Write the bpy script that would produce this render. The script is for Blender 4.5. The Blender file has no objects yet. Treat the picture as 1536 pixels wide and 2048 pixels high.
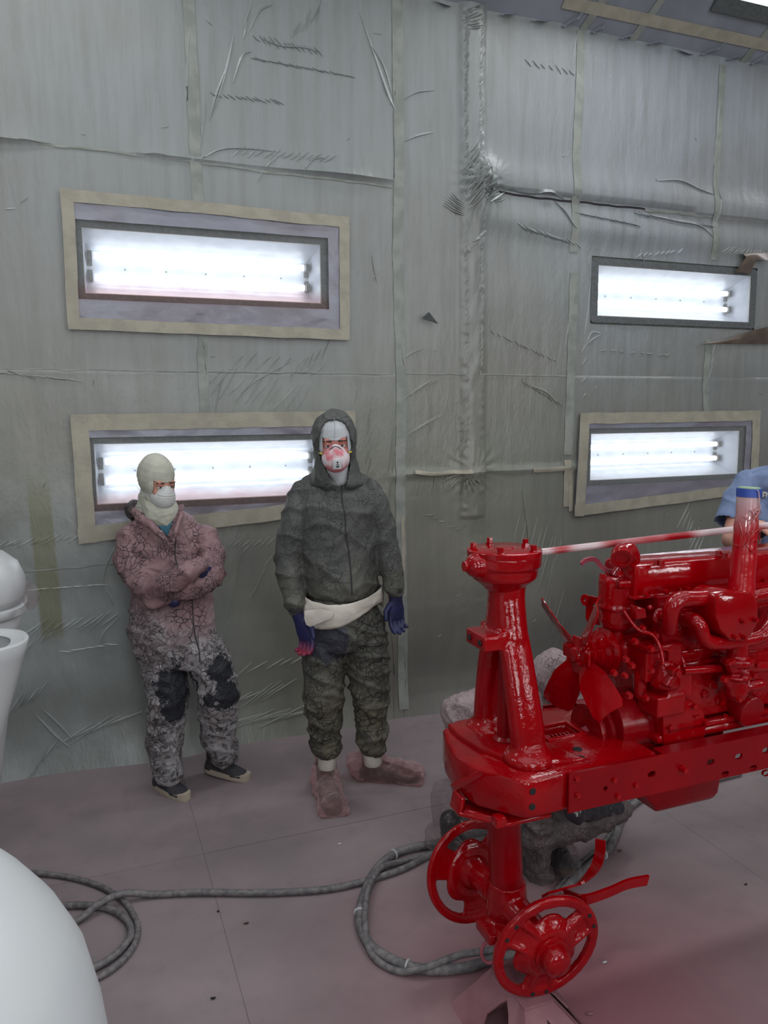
import bpy, bmesh, math, random
import numpy as np
from mathutils import Vector, Matrix, noise
from mathutils.geometry import tessellate_polygon, delaunay_2d_cdt
random.seed(7)
S = bpy.context.scene
COL = S.collection
# ------------------------------------------------------------------ camera
H0 = 1.765; FPX = 1540.0
PIT, YAW, ROL = math.radians(7.337), math.radians(21.0), math.radians(-0.485)
FW = Vector((math.sin(YAW)*math.cos(PIT), math.cos(YAW)*math.cos(PIT), -math.sin(PIT)))
_rt = Vector((math.cos(YAW), -math.sin(YAW), 0)); _up = _rt.cross(FW)
RT = math.cos(ROL)*_rt + math.sin(ROL)*_up; UP = -math.sin(ROL)*_rt + math.cos(ROL)*_up
CP = Vector((0, 0, H0))
cd = bpy.data.cameras.new('camera'); cam = bpy.data.objects.new('camera', cd); COL.objects.link(cam)
cam.matrix_world = Matrix(((RT.x, UP.x, -FW.x, 0), (RT.y, UP.y, -FW.y, 0), (RT.z, UP.z, -FW.z, H0), (0, 0, 0, 1)))
cd.sensor_fit = 'VERTICAL'; cd.sensor_height = 36.0; cd.lens = 36.0*FPX/2048; cd.clip_start = .02
S.camera = cam
def A(x, y, Y=None, Z=None, X=None):
    """pixel of the photograph -> world point on the plane Y=, Z= or X="""
    d = FW + RT*((x-768)/FPX) - UP*((y-1024)/FPX)
    t = Y/d.y if Y is not None else ((Z-H0)/d.z if Z is not None else X/d.x)
    return CP + d*t
# ------------------------------------------------------------------ world, lights, exposure
w = bpy.data.worlds.new('world'); S.world = w; w.use_nodes = True
w.node_tree.nodes['Background'].inputs[0].default_value = (.6, .62, .65, 1); w.node_tree.nodes['Background'].inputs[1].default_value = .15
S.view_settings.view_transform = 'Standard'; S.view_settings.look = 'None'; S.view_settings.gamma = 1
S.view_settings.use_curve_mapping = False; S.view_settings.exposure = 0.0
def area(name, loc, size, sy, power, rot, col=(1, 1, 1)):
    l = bpy.data.lights.new(name, 'AREA'); l.shape = 'RECTANGLE'; l.size = size; l.size_y = sy; l.energy = power; l.color = col
    o = bpy.data.objects.new(name, l); COL.objects.link(o); o.location = loc; o.rotation_euler = rot; return o
PI = math.pi
for i in range(4):      # hip lights along both sides of the ceiling
    x = -3.2 + i*3.0
    area('hip_lamp_far', (x, 3.55, 4.28), 1.25, .35, 26, (math.radians(-38), 0, 0), (.97, .99, 1))
    area('hip_lamp_near', (x, -1.7, 4.1), 1.25, .45, 26, (math.radians(38), 0, 0), (.97, .99, 1))
for i in range(3):      # wall lights behind the camera, two tubes each, like the ones in view
    x = -2.3 + i*2.92
    for z in (1.40, 1.56, 2.41, 2.57):
        area('wall_tube_lamp', (x, -1.93, z), 1.1, .04, 9, (math.radians(90), 0, 0), (.98, .99, 1))
area('ceiling_filter_lamp', (1.8, 1.0, 4.55), 6, 2.4, 60, (0, 0, 0), (.96, .98, 1))
# ------------------------------------------------------------------ materials
MATS = {}
def nt(name):
    m = bpy.data.materials.new(name); m.use_nodes = True; MATS[name] = m
    return m, m.node_tree, m.node_tree.nodes['Principled BSDF']
def N(t, typ, **k):
    n = t.nodes.new(typ)
    for a, b in k.items():
        if a.startswith('i_'): n.inputs[a[2:].replace('_', ' ')].default_value = b
        else: setattr(n, a, b)
    return n
def mixc(t, fac, a, b, mode='MIX'):
    n = t.nodes.new('ShaderNodeMix'); n.data_type = 'RGBA'; n.blend_type = mode
    for s, v in ((0, fac), (6, a), (7, b)):
        if hasattr(v, 'links') or isinstance(v, bpy.types.NodeSocket): t.links.new(v, n.inputs[s])
        else: n.inputs[s].default_value = v if s == 0 else (*v, 1)[:4]
    return n.outputs[2]
def ramp(t, src, lo, hi):
    n = t.nodes.new('ShaderNodeMapRange'); n.inputs[1].default_value = lo; n.inputs[2].default_value = hi; n.interpolation_type = 'SMOOTHSTEP'
    t.links.new(src, n.inputs[0]); return n.outputs[0]
def mth(t, op, a, b=0.0):
    n = t.nodes.new('ShaderNodeMath'); n.operation = op
    for i, v in enumerate((a, b)):
        if isinstance(v, bpy.types.NodeSocket): t.links.new(v, n.inputs[i])
        else: n.inputs[i].default_value = v
    return n.outputs[0]
def nz(t, scale, detail=3, rough=.5, vec=None, stretch=None):
    tc = t.nodes.new('ShaderNodeTexCoord'); v = tc.outputs['Object']
    if vec is not None: v = vec
    if stretch:
        mp = t.nodes.new('ShaderNodeMapping'); mp.inputs['Scale'].default_value = stretch; t.links.new(v, mp.inputs[0]); v = mp.outputs[0]
    n = t.nodes.new('ShaderNodeTexNoise'); n.inputs['Scale'].default_value = scale; n.inputs['Detail'].default_value = detail; n.inputs['Roughness'].default_value = rough
    t.links.new(v, n.inputs['Vector']); return n.outputs['Fac']
def bump(t, p, h, strength, dist):
    b = t.nodes.new('ShaderNodeBump'); b.inputs['Strength'].default_value = strength; b.inputs['Distance'].default_value = dist
    t.links.new(h, b.inputs['Height']); t.links.new(b.outputs[0], p.inputs['Normal'])
def lin(*c):
    return tuple(((v/255)/12.92 if v/255 <= .04045 else ((v/255+.055)/1.055)**2.4) for v in c)
def simple(name, c, rough=.5, metal=0, c2=None, scale=12, bmp=0, bscale=80, coat=0, spec=.5):
    m, t, p = nt(name); p.inputs['Roughness'].default_value = rough; p.inputs['Metallic'].default_value = metal
    p.inputs['Coat Weight'].default_value = coat; p.inputs['Coat Roughness'].default_value = .08; p.inputs['Specular IOR Level'].default_value = spec
    t.links.new(mixc(t, ramp(t, nz(t, scale), .35, .65), c, c2 or tuple(v*.86 for v in c)), p.inputs['Base Color'])
    if bmp: bump(t, p, nz(t, bscale, 4), bmp, .004)
    return m
RED = simple('wet_red_enamel', (.27, .0003, .0025), .10, c2=(.23, .0003, .0025), scale=6, bmp=.28, bscale=30, spec=.4)
REDR = simple('rough_cast_red_enamel', (.26, .0003, .0025), .11, c2=(.21, .0003, .0025), scale=9, bmp=.42, bscale=60, spec=.4)
REDD = simple('flat_red_enamel', (.21, .0005, .003), .25, c2=(.17, .0005, .003), scale=7, bmp=.2, bscale=60, spec=.25)
DUSTR = simple('dusty_red_enamel', lin(150, 62, 76), .45, c2=lin(120, 40, 54), scale=8, bmp=.2)
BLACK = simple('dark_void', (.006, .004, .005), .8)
WHITE = simple('white_primer', lin(196, 200, 201), .38, c2=lin(188, 193, 195), scale=3)
WHITE2 = simple('white_plastic', lin(182, 184, 185), .35, c2=lin(172, 175, 177), scale=3)
TAPE = simple('masking_tape', lin(158, 153, 138), .6, c2=lin(146, 142, 128), scale=14, bmp=.4, bscale=60)
TAPEG = simple('overspray_tape', lin(140, 144, 138), .5, c2=lin(122, 127, 121), scale=10, bmp=.4, bscale=50)
GASK = simple('grey_window_gasket', lin(92, 95, 97), .6, c2=lin(78, 84, 84), scale=60, bmp=.3)
FIX = simple('white_reflector_metal', (.52, .56, .63), .35)
HOSE = simple('dusty_grey_hose', lin(112, 108, 108), .6, c2=lin(84, 82, 84), scale=45, bmp=.6, bscale=120)
KNIT = simple('white_knit_fabric', lin(188, 192, 196), .9, c2=lin(176, 180, 184), scale=20, bmp=.5, bscale=420)
KNITC = simple('cream_knit_fabric', lin(182, 182, 168), .9, c2=lin(168, 169, 156), scale=20, bmp=.5, bscale=420)
CLOTH = simple('white_cotton_rag', lin(200, 194, 184), .85, c2=lin(180, 173, 163), scale=10, bmp=.9, bscale=18)
GLOVE = simple('navy_rubber_glove', lin(30, 34, 78), .55, c2=lin(22, 26, 62), scale=15, bmp=.4)
SKIN = simple('skin', lin(182, 134, 116), .5, c2=lin(168, 118, 102), scale=15)
SKINP = simple('flushed_skin', lin(168, 108, 98), .5, c2=lin(150, 88, 80), scale=15)
DARKH = simple('dark_hair', (.02, .013, .01), .7)
SHOE = simple('charcoal_knit_shoe', lin(48, 49, 56), .85, c2=lin(58, 52, 54), scale=60, bmp=.6, bscale=200)
SOLE = simple('cream_rubber_sole', lin(176, 164, 148), .6)
BOOT = simple('brown_leather_boot', lin(84, 54, 42), .5, c2=lin(64, 40, 32), scale=14, bmp=.3)
TEAL = simple('teal_shirt', lin(52, 98, 116), .9)
BLUES = simple('blue_work_shirt', lin(112, 128, 160), .85, c2=lin(98, 114, 146), scale=9, bmp=.4, bscale=30)
DARKT = simple('dark_trousers', lin(48, 44, 48), .85, c2=lin(38, 36, 40), scale=9, bmp=.5, bscale=24)
BLUET = simple('blue_tape', lin(44, 74, 160), .5)
YEL = simple('yellow_plastic', lin(200, 190, 60), .5)
MASKW = simple('white_moulded_mask', lin(188, 190, 188), .75)
PINKS = simple('dusty_pink_metal', lin(132, 92, 98), .6, c2=lin(116, 76, 84), scale=6, bmp=.2)
DEBR = simple('brown_debris', lin(70, 52, 40), .8)
def mask_red():
    m, t, p = nt('red_stained_mask'); p.inputs['Roughness'].default_value = .75
    t.links.new(mixc(t, ramp(t, nz(t, 22, 3), .38, .6), lin(206, 196, 200), lin(196, 112, 122)), p.inputs['Base Color']); return m
MASKR = mask_red()
def glove_red():
    m, t, p = nt('red_stained_glove'); p.inputs['Roughness'].default_value = .55
    tc = t.nodes.new('ShaderNodeTexCoord'); sp = t.nodes.new('ShaderNodeSeparateXYZ'); t.links.new(tc.outputs['Object'], sp.inputs[0])
    f = mth(t, 'MULTIPLY', ramp(t, sp.outputs[2], .80, .71), ramp(t, nz(t, 25, 2), .3, .55))
    t.links.new(mixc(t, f, lin(30, 34, 78), lin(150, 22, 36)), p.inputs['Base Color']); return m
def rod():
    m, t, p = nt('dusted_red_rod'); p.inputs['Roughness'].default_value = .3
    t.links.new(mixc(t, ramp(t, nz(t, 4.5, 1), .45, .58), lin(185, 165, 168), lin(150, 6, 20)), p.inputs['Base Color']); return m
ROD = rod()
def stack():
    m, t, p = nt('red_pipe_with_clear_wrap'); p.inputs['Roughness'].default_value = .22; p.inputs['Coat Weight'].default_value = .5
    tc = t.nodes.new('ShaderNodeTexCoord'); sp = t.nodes.new('ShaderNodeSeparateXYZ'); t.links.new(tc.outputs['Object'], sp.inputs[0])
    f = ramp(t, mth(t, 'ADD', sp.outputs[2], mth(t, 'MULTIPLY', nz(t, 9, 2), .1)), 1.46, 1.57)
    t.links.new(mixc(t, f, (.35, .001, .006), lin(180, 150, 154)), p.inputs['Base Color'])
    bump(t, p, nz(t, 35, 3), .5, .004); return m
STACK = stack()
def film():
    m, t, p = nt('overspray_plastic_film'); p.inputs['Roughness'].default_value = .36; p.inputs['Specular IOR Level'].default_value = .6
    tc = t.nodes.new('ShaderNodeTexCoord'); sp = t.nodes.new('ShaderNodeSeparateXYZ'); t.links.new(tc.outputs['Object'], sp.inputs[0])
    big = nz(t, 1.1, 5, .6)
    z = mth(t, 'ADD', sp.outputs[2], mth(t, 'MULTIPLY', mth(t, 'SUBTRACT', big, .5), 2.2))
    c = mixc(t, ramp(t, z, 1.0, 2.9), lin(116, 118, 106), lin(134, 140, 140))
    c = mixc(t, ramp(t, sp.outputs[0], 1.9, 3.6), c, mixc(t, ramp(t, z, 1.2, 3.2), lin(120, 122, 116), lin(140, 146, 152)))
    c = mixc(t, mth(t, 'MULTIPLY', ramp(t, nz(t, .8, 4, .6), .42, .62), .38), c, lin(130, 126, 120))
    st = nz(t, 3.0, 5, .6, stretch=(6, 1, .45))
    c = mixc(t, mth(t, 'MULTIPLY', ramp(t, st, .35, .7), .35), c, lin(104, 106, 98))
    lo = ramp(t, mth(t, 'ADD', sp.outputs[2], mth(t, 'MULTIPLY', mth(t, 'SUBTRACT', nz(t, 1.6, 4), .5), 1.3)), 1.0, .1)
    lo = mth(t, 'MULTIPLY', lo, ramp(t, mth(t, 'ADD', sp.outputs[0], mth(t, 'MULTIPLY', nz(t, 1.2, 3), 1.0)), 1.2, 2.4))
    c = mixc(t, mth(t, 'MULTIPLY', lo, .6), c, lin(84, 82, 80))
    c = mixc(t, mth(t, 'MULTIPLY', ramp(t, sp.outputs[0], 1.2, -.2), ramp(t, sp.outputs[2], 1.7, .9)), c, mixc(t, ramp(t, nz(t, 2.2, 4), .35, .65), lin(126, 130, 128), lin(146, 152, 152)))
    sx_ = mth(t, 'ADD', sp.outputs[0], mth(t, 'MULTIPLY', sp.outputs[2], .03)); st_ = mth(t, 'MULTIPLY', mth(t, 'MULTIPLY', ramp(t, sx_, -.245, -.225), ramp(t, sx_, -.125, -.145)), mth(t, 'MULTIPLY', ramp(t, sp.outputs[2], .62, .75), ramp(t, sp.outputs[2], 1.55, 1.35)))
    c = mixc(t, st_, c, lin(116, 118, 100))
    t.links.new(c, p.inputs['Base Color'])
    r = mth(t, 'MULTIPLY_ADD', nz(t, 7, 4), .25); r.node.inputs[2].default_value = .25; t.links.new(r, p.inputs['Roughness'])
    h = mth(t, 'ADD', nz(t, 5, 5, .6, stretch=(3, 1, 1)), mth(t, 'MULTIPLY', nz(t, 60, 3), .12))
    bump(t, p, h, .35, .02); return m
FILM = film()
def floorm():
    m, t, p = nt('mauve_floor_paper'); p.inputs['Roughness'].default_value = .72
    c = mixc(t, ramp(t, nz(t, 1.3, 5, .6), .3, .7), lin(118, 108, 110), lin(134, 120, 122))
    c = mixc(t, mth(t, 'MULTIPLY', ramp(t, nz(t, 9, 5, .65), .45, .75), .35), c, lin(104, 98, 100))
    # red overspray around the painted tractor front
    tc = t.nodes.new('ShaderNodeTexCoord'); vm = t.nodes.new('ShaderNodeVectorMath'); vm.operation = 'DISTANCE'; vm.inputs[1].default_value = (1.35, 1.75, 0)
    t.links.new(tc.outputs['Object'], vm.inputs[0])
    f = mth(t, 'MULTIPLY', ramp(t, mth(t, 'ADD', vm.outputs['Value'], mth(t, 'MULTIPLY', nz(t, 2, 3), .5)), 1.5, .1), .75)
    c = mixc(t, f, c, lin(124, 62, 74))
    sc = nz(t, 26, 6, .7); c = mixc(t, ramp(t, sc, .70, .76), c, lin(160, 152, 152))
    t.links.new(c, p.inputs['Base Color']); bump(t, p, nz(t, 30, 4), .25, .003); return m
FLOOR = floorm()
def coverall(name, top, low, crack, patches, pz=(.75, 1.05), pcol=(.02, .022, .028), scale=26, cw=.05, kk=.85, cells=0.0):
    """paint-crusted fabric: cells of dried paint with dark cracks, worn-off dark patches on the thighs"""
    m, t, p = nt(name); p.inputs['Roughness'].default_value = .62
    tc = t.nodes.new('ShaderNodeTexCoord'); sp = t.nodes.new('ShaderNodeSeparateXYZ'); t.links.new(tc.outputs['Object'], sp.inputs[0])
    zz = mth(t, 'ADD', sp.outputs[2], mth(t, 'MULTIPLY', mth(t, 'SUBTRACT', nz(t, 6, 4), .5), .5))
    c = mixc(t, ramp(t, zz, pz[0], pz[1]), low, top)
    c = mixc(t, mth(t, 'MULTIPLY', ramp(t, nz(t, 9, 4), .4, .7), .45), c, tuple(v*.55 for v in top))
    nn = t.nodes.new('ShaderNodeTexNoise'); nn.inputs['Scale'].default_value = 9; nn.inputs['Detail'].default_value = 3; t.links.new(tc.outputs['Object'], nn.inputs['Vector'])
    va = t.nodes.new('ShaderNodeVectorMath'); va.operation = 'MULTIPLY_ADD'; va.inputs[1].default_value = (.12, .12, .12); t.links.new(nn.outputs['Color'], va.inputs[0]); t.links.new(tc.outputs['Object'], va.inputs[2])
    vo = t.nodes.new('ShaderNodeTexVoronoi'); vo.feature = 'DISTANCE_TO_EDGE'; vo.inputs['Scale'].default_value = scale; t.links.new(va.outputs[0], vo.inputs['Vector'])
    vo2 = t.nodes.new('ShaderNodeTexVoronoi'); vo2.feature = 'DISTANCE_TO_EDGE'; vo2.inputs['Scale'].default_value = scale*2.6; t.links.new(va.outputs[0], vo2.inputs['Vector'])
    k = mth(t, 'MULTIPLY', ramp(t, vo.outputs['Distance'], cw, .0), ramp(t, nz(t, 8, 2), .42, .56))
    k2 = mth(t, 'MULTIPLY', ramp(t, vo2.outputs['Distance'], cw*1.3, .0), ramp(t, nz(t, 5, 3), .5, .6))
    k = mth(t, 'MAXIMUM', k, k2)
    if cells:
        vc_ = t.nodes.new('ShaderNodeTexVoronoi'); vc_.inputs['Scale'].default_value = scale*1.9; t.links.new(va.outputs[0], vc_.inputs['Vector'])
        sc_ = t.nodes.new('ShaderNodeSeparateColor'); t.links.new(vc_.outputs['Color'], sc_.inputs[0])
        lowf = ramp(t, zz, pz[1], pz[0]); c = mixc(t, mth(t, 'MULTIPLY', mth(t, 'MULTIPLY', ramp(t, sc_.outputs[0], .72, .76), lowf), cells), c, crack)
        c = mixc(t, mth(t, 'MULTIPLY', mth(t, 'MULTIPLY', ramp(t, sc_.outputs[1], .6, .9), lowf), .5), c, tuple(min(1, v*1.5) for v in low))
    c = mixc(t, mth(t, 'MULTIPLY', k, kk), c, crack)
    acc = None
    for (pt, r) in patches:
        vm = t.nodes.new('ShaderNodeVectorMath'); vm.operation = 'DISTANCE'; vm.inputs[1].default_value = pt; t.links.new(tc.outputs['Object'], vm.inputs[0])
        d = mth(t, 'ADD', vm.outputs['Value'], mth(t, 'MULTIPLY', mth(t, 'SUBTRACT', nz(t, 26, 5, .65), .5), r*1.7))
        f = ramp(t, d, r, r*.86); acc = f if acc is None else mth(t, 'MAXIMUM', acc, f)
    if acc is not None: c = mixc(t, acc, c, pcol)
    t.links.new(c, p.inputs['Base Color'])
    h = mth(t, 'SUBTRACT', nz(t, 16, 4), mth(t, 'MULTIPLY', k, .4)); bump(t, p, h, .7, .012); return m
def clear(name, tint=(1, 1, 1), base=.1, k=.55, stain=None, rough=.12, bs=14, bst=.6, dk=.75):
    """thin clear film: mostly transparent, shiny where it creases"""
    m, t, p = nt(name); out = t.nodes['Material Output']; p.inputs['Base Color'].default_value = (*[v*dk for v in tint], 1); p.inputs['Roughness'].default_value = rough
    tr = t.nodes.new('ShaderNodeBsdfTransparent'); tr.inputs[0].default_value = (*tint, 1)
    mx = t.nodes.new('ShaderNodeMixShader'); lw = t.nodes.new('ShaderNodeLayerWeight'); lw.inputs[0].default_value = .35
    f = mth(t, 'ADD', mth(t, 'MULTIPLY', lw.outputs['Facing'], k), base)
    if stain:
        tc = t.nodes.new('ShaderNodeTexCoord'); sp = t.nodes.new('ShaderNodeSeparateXYZ'); t.links.new(tc.outputs['Object'], sp.inputs[0])
        zf = ramp(t, mth(t, 'ADD', sp.outputs[2], mth(t, 'MULTIPLY', nz(t, 5, 3), stain[3])), stain[1], stain[0])
        c = mixc(t, zf, tint, stain[2]); t.links.new(c, tr.inputs[0])
    t.links.new(f, mx.inputs[0]); t.links.new(tr.outputs[0], mx.inputs[1]); t.links.new(p.outputs[0], mx.inputs[2]); t.links.new(mx.outputs[0], out.inputs[0])
    bump(t, p, nz(t, bs, 4), bst, .02); return m
CFILM = clear('clear_window_film', base=.07, k=.25)
CBAG = clear('clear_plastic_bag', tint=(.93, .88, .89), base=.10, k=.45, rough=.05, bs=22, bst=1.0, dk=.3)
PBAG = clear('pink_tinted_plastic_bag', tint=(.86, .66, .68), base=.13, k=.42, rough=.08, bs=22, bst=1.0, dk=.85)
def patchfilm():
    m, t, p = nt('lilac_masking_film'); p.inputs['Roughness'].default_value = .3
    t.links.new(mixc(t, ramp(t, nz(t, 3, 4), .35, .65), lin(136, 138, 150), lin(124, 120, 130)), p.inputs['Base Color'])
    bump(t, p, nz(t, 6, 4, .5, stretch=(1, 1, 1.6)), .45, .02); return m
PFILM = patchfilm()
def emis(name, c, s):
    m, t, p = nt(name); p.inputs['Emission Color'].default_value = (*c, 1); p.inputs['Emission Strength'].default_value = s; p.inputs['Base Color'].default_value = (.9, .9, .9, 1); return m
TUBE = emis('lit_fluorescent_tube', (.93, .97, 1), 4.2)
PANELL = emis('lit_ceiling_panel', (.95, .98, 1), 3)
# ------------------------------------------------------------------ helpers
def fin(me, mat, smooth=40):
    me.materials.append(mat)
    if smooth:
        me.polygons.foreach_set('use_smooth', [True]*len(me.polygons))
        if smooth < 180: me.set_sharp_from_angle(angle=math.radians(smooth))
def link(name, me, parent=None):
    o = bpy.data.objects.new(name, me); COL.objects.link(o)
    if parent is not None: o.parent = parent
    return o
ORG = {}
def wloc(o):
    v = Vector((0, 0, 0))
    while o is not None: v += o.location; o = o.parent
    return v
def thing(name, label, cat, loc=(0, 0, 0), group=None):
    o = bpy.data.objects.new(name, None); COL.objects.link(o); o.location = loc; o.empty_display_size = .05
    o['label'] = label; o['category'] = cat
    if group: o['group'] = group
    return o
def tag(o, label, cat, group=None):
    o['label'] = label; o['category'] = cat
    if group: o['group'] = group
    return o
class MB:
    def __init__(s): s.v = []; s.f = []
    def add(s, vs, fs):
        b = len(s.v); s.v += [tuple(v) for v in vs]; s.f += [tuple(i+b for i in f) for f in fs]; return s
    def box(s, c, d, rot=None):
        c = Vector(c); R = rot or Matrix.Identity(3); vs = []
        for z in (-1, 1):
            for y in (-1, 1):
                for x in (-1, 1): vs.append(c + R @ Vector((x*d[0]/2, y*d[1]/2, z*d[2]/2)))
        return s.add(vs, [(0, 2, 3, 1), (4, 5, 7, 6), (0, 1, 5, 4), (2, 6, 7, 3), (0, 4, 6, 2), (1, 3, 7, 5)])
    def lathe(s, o, ax, prof, seg=24, sx=1, sy=1, u=None):
        """prof: list of (t along axis, radius); closed at both ends"""
        o = Vector(o); ax = Vector(ax).normalized()
        u = Vector(u) if u else (Vector((0, 0, 1)) if abs(ax.z) < .9 else Vector((1, 0, 0)))
        u = (u - ax*u.dot(ax)).normalized(); v = ax.cross(u); vs = []; fs = []; n = len(prof)
        for (t, r) in prof:
            for k in range(seg):
                a = 2*PI*k/seg; vs.append(o + ax*t + u*(r*sx*math.cos(a)) + v*(r*sy*math.sin(a)))
        for i in range(n-1):
            for k in range(seg):
                k2 = (k+1) % seg; fs.append((i*seg+k, i*seg+k2, (i+1)*seg+k2, (i+1)*seg+k))
        fs.append(tuple(range(seg-1, -1, -1))); fs.append(tuple((n-1)*seg+k for k in range(seg)))
        return s.add(vs, fs)
    def cyl(s, p0, p1, r0, r1=None, seg=20):
        p0 = Vector(p0); p1 = Vector(p1); return s.lathe(p0, p1-p0, [(0, r0), ((p1-p0).length, r0 if r1 is None else r1)], seg)
    def cap(s, p0, p1, r0, r1, seg=16, sx=1, sy=1, u=None):
        p0 = Vector(p0); p1 = Vector(p1); L = (p1-p0).length
        if L < 1e-5: p1 = p0+Vector((0, 0, 1e-4)); L = 1e-4
        pr = [(-r0*math.cos(a), max(r0*math.sin(a), 1e-4)) for a in np.linspace(0, PI/2, 6)] + [(L+r1*math.sin(a), max(r1*math.cos(a), 1e-4)) for a in np.linspace(0, PI/2, 6)]
        return s.lathe(p0, p1-p0, pr, seg, sx, sy, u)
    def ell(s, c, r, R=None, seg=20):
        c = Vector(c); R = R or Matrix.Identity(3); vs = []; fs = []; n = 11
        for i in range(n+1):
            th = PI*i/n; th = min(max(th, .02), PI-.02)
            for k in range(seg):
                a = 2*PI*k/seg; vs.append(c + R @ Vector((r[0]*math.sin(th)*math.cos(a), r[1]*math.sin(th)*math.sin(a), r[2]*math.cos(th))))
        for i in range(n):
            for k in range(seg):
                k2 = (k+1) % seg; fs.append((i*seg+k, (i+1)*seg+k, (i+1)*seg+k2, i*seg+k2))
        fs.append(tuple(range(seg))); fs.append(tuple(n*seg+k for k in range(seg-1, -1, -1)))
        return s.add(vs, fs)
    def loft(s, rings, closed=True):
        n = len(rings[0]); vs = [p for r in rings for p in r]; fs = []
        for i in range(len(rings)-1):
            for k in range(n):
                k2 = (k+1) % n; fs.append((i*n+k, i*n+k2, (i+1)*n+k2, (i+1)*n+k))
        if closed: fs.append(tuple(range(n-1, -1, -1))); fs.append(tuple((len(rings)-1)*n+k for k in range(n)))
        return s.add(vs, fs)
    def tube(s, pts, r, seg=14, flat=None):
        """swept tube; flat=(w,t,up) sweeps a flat bar"""
        P = [Vector(p) for p in pts]; rr = r if isinstance(r, (list, tuple)) else [r]*len(P); rings = []; pu = None
        for i, p in enumerate(P):
            d = (P[min(i+1, len(P)-1)] - P[max(i-1, 0)]).normalized()
            if flat: u = Vector(flat[2]); u = (u-d*u.dot(d)).normalized(); v = d.cross(u); rings.append([p+u*flat[0]/2*a+v*flat[1]/2*b for a, b in ((-1, -1), (1, -1), (1, 1), (-1, 1))]); continue
            if pu is None: pu = Vector((0, 0, 1)) if abs(d.z) < .9 else Vector((1, 0, 0))
            u = (pu-d*pu.dot(d)).normalized(); pu = u; v = d.cross(u)
            rings.append([p + u*rr[i]*math.cos(2*PI*k/seg) + v*rr[i]*math.sin(2*PI*k/seg) for k in range(seg)])
        return s.loft(rings)
    def prism(s, outline, ext, holes=()):
        """outline: 3D planar points, ext: extrusion vector, holes: list of 3D loops"""
        loops = [[Vector(p) for p in outline]] + [[Vector(p) for p in h] for h in holes]; ext = Vector(ext)
        tris = cdt(loops, ext) if holes else tessellate_polygon(loops); flat = [p for l in loops for p in l]; n = len(flat)
        vs = flat + [p+ext for p in flat]; fs = [tuple(t) for t in tris] + [tuple(i+n for i in reversed(t)) for t in tris]; b = 0
        for l in loops:
            m = len(l)
            for k in range(m): k2 = (k+1) % m; fs.append((b+k, b+k2, b+k2+n, b+k+n))
            b += m
        return s.add(vs, fs)
    def build(s, name, mat, parent=None, bevel=0, smooth=40, fixn=True):
        off = wloc(parent) if parent is not None else Vector((0, 0, 0))
        me = bpy.data.meshes.new(name); me.from_pydata([tuple(Vector(v)-off) for v in s.v], [], s.f)
        if fixn:
            bm = bmesh.new(); bm.from_mesh(me); bmesh.ops.recalc_face_normals(bm, faces=bm.faces)
            if bevel:
                es = [e for e in bm.edges if len(e.link_faces) == 2 and e.calc_face_angle(0) > math.radians(38)]
                bmesh.ops.bevel(bm, geom=es, offset=bevel, segments=2, profile=.5, affect='EDGES', clamp_overlap=True)
            bm.to_mesh(me); bm.free()
        fin(me, mat, smooth); return link(name, me, parent)
    def blob(s, name, mat, parent=None, voxel=.008, it=4, disp=None, cut=None, thick=0, flat=False, subdivide=0):
        """fuse everything into one continuous surface"""
        me = bpy.data.meshes.new(name); me.from_pydata(s.v, [], s.f)
        bm = bmesh.new(); bm.from_mesh(me)
        # orient each closed piece outward
        bmesh.ops.recalc_face_normals(bm, faces=bm.faces); bm.to_mesh(me); bm.free()
        tmp = bpy.data.objects.new('tmp', me); COL.objects.link(tmp)
        r = tmp.modifiers.new('r', 'REMESH'); r.mode = 'VOXEL'; r.voxel_size = voxel
        if it: q = tmp.modifiers.new('s', 'SMOOTH'); q.iterations = it; q.factor = .6
        dg = bpy.context.evaluated_depsgraph_get(); dg.update()
        m2 = bpy.data.meshes.new_from_object(tmp.evaluated_get(dg)); bpy.data.objects.remove(tmp)
        n = len(m2.vertices); co = np.empty(n*3); m2.vertices.foreach_get('co', co); co = co.reshape(-1, 3)
        if disp is not None:
            no = np.empty(n*3); m2.vertex_normals.foreach_get('vector', no); no = no.reshape(-1, 3)
            d = np.array([disp(Vector(c), Vector(k)) for c, k in zip(co, no)]); co = co + no*d[:, None]
        off = np.array(wloc(parent)) if parent is not None else np.zeros(3)
        m2.vertices.foreach_set('co', (co-off).ravel()); m2.update()
        if cut is not None:
            bm = bmesh.new(); bm.from_mesh(m2); O = Vector(off)
            bmesh.ops.delete(bm, geom=[v for v in bm.verts if cut(v.co+O)], context='VERTS'); bm.to_mesh(m2); bm.free()
        m2.name = name; m2.materials.clear(); fin(m2, mat, 0 if flat else 180)
        if flat: m2.polygons.foreach_set('use_smooth', [False]*len(m2.polygons))
        o = link(name, m2, parent)
        if thick: q = o.modifiers.new('t', 'SOLIDIFY'); q.thickness = thick; q.offset = -1
        return o
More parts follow.
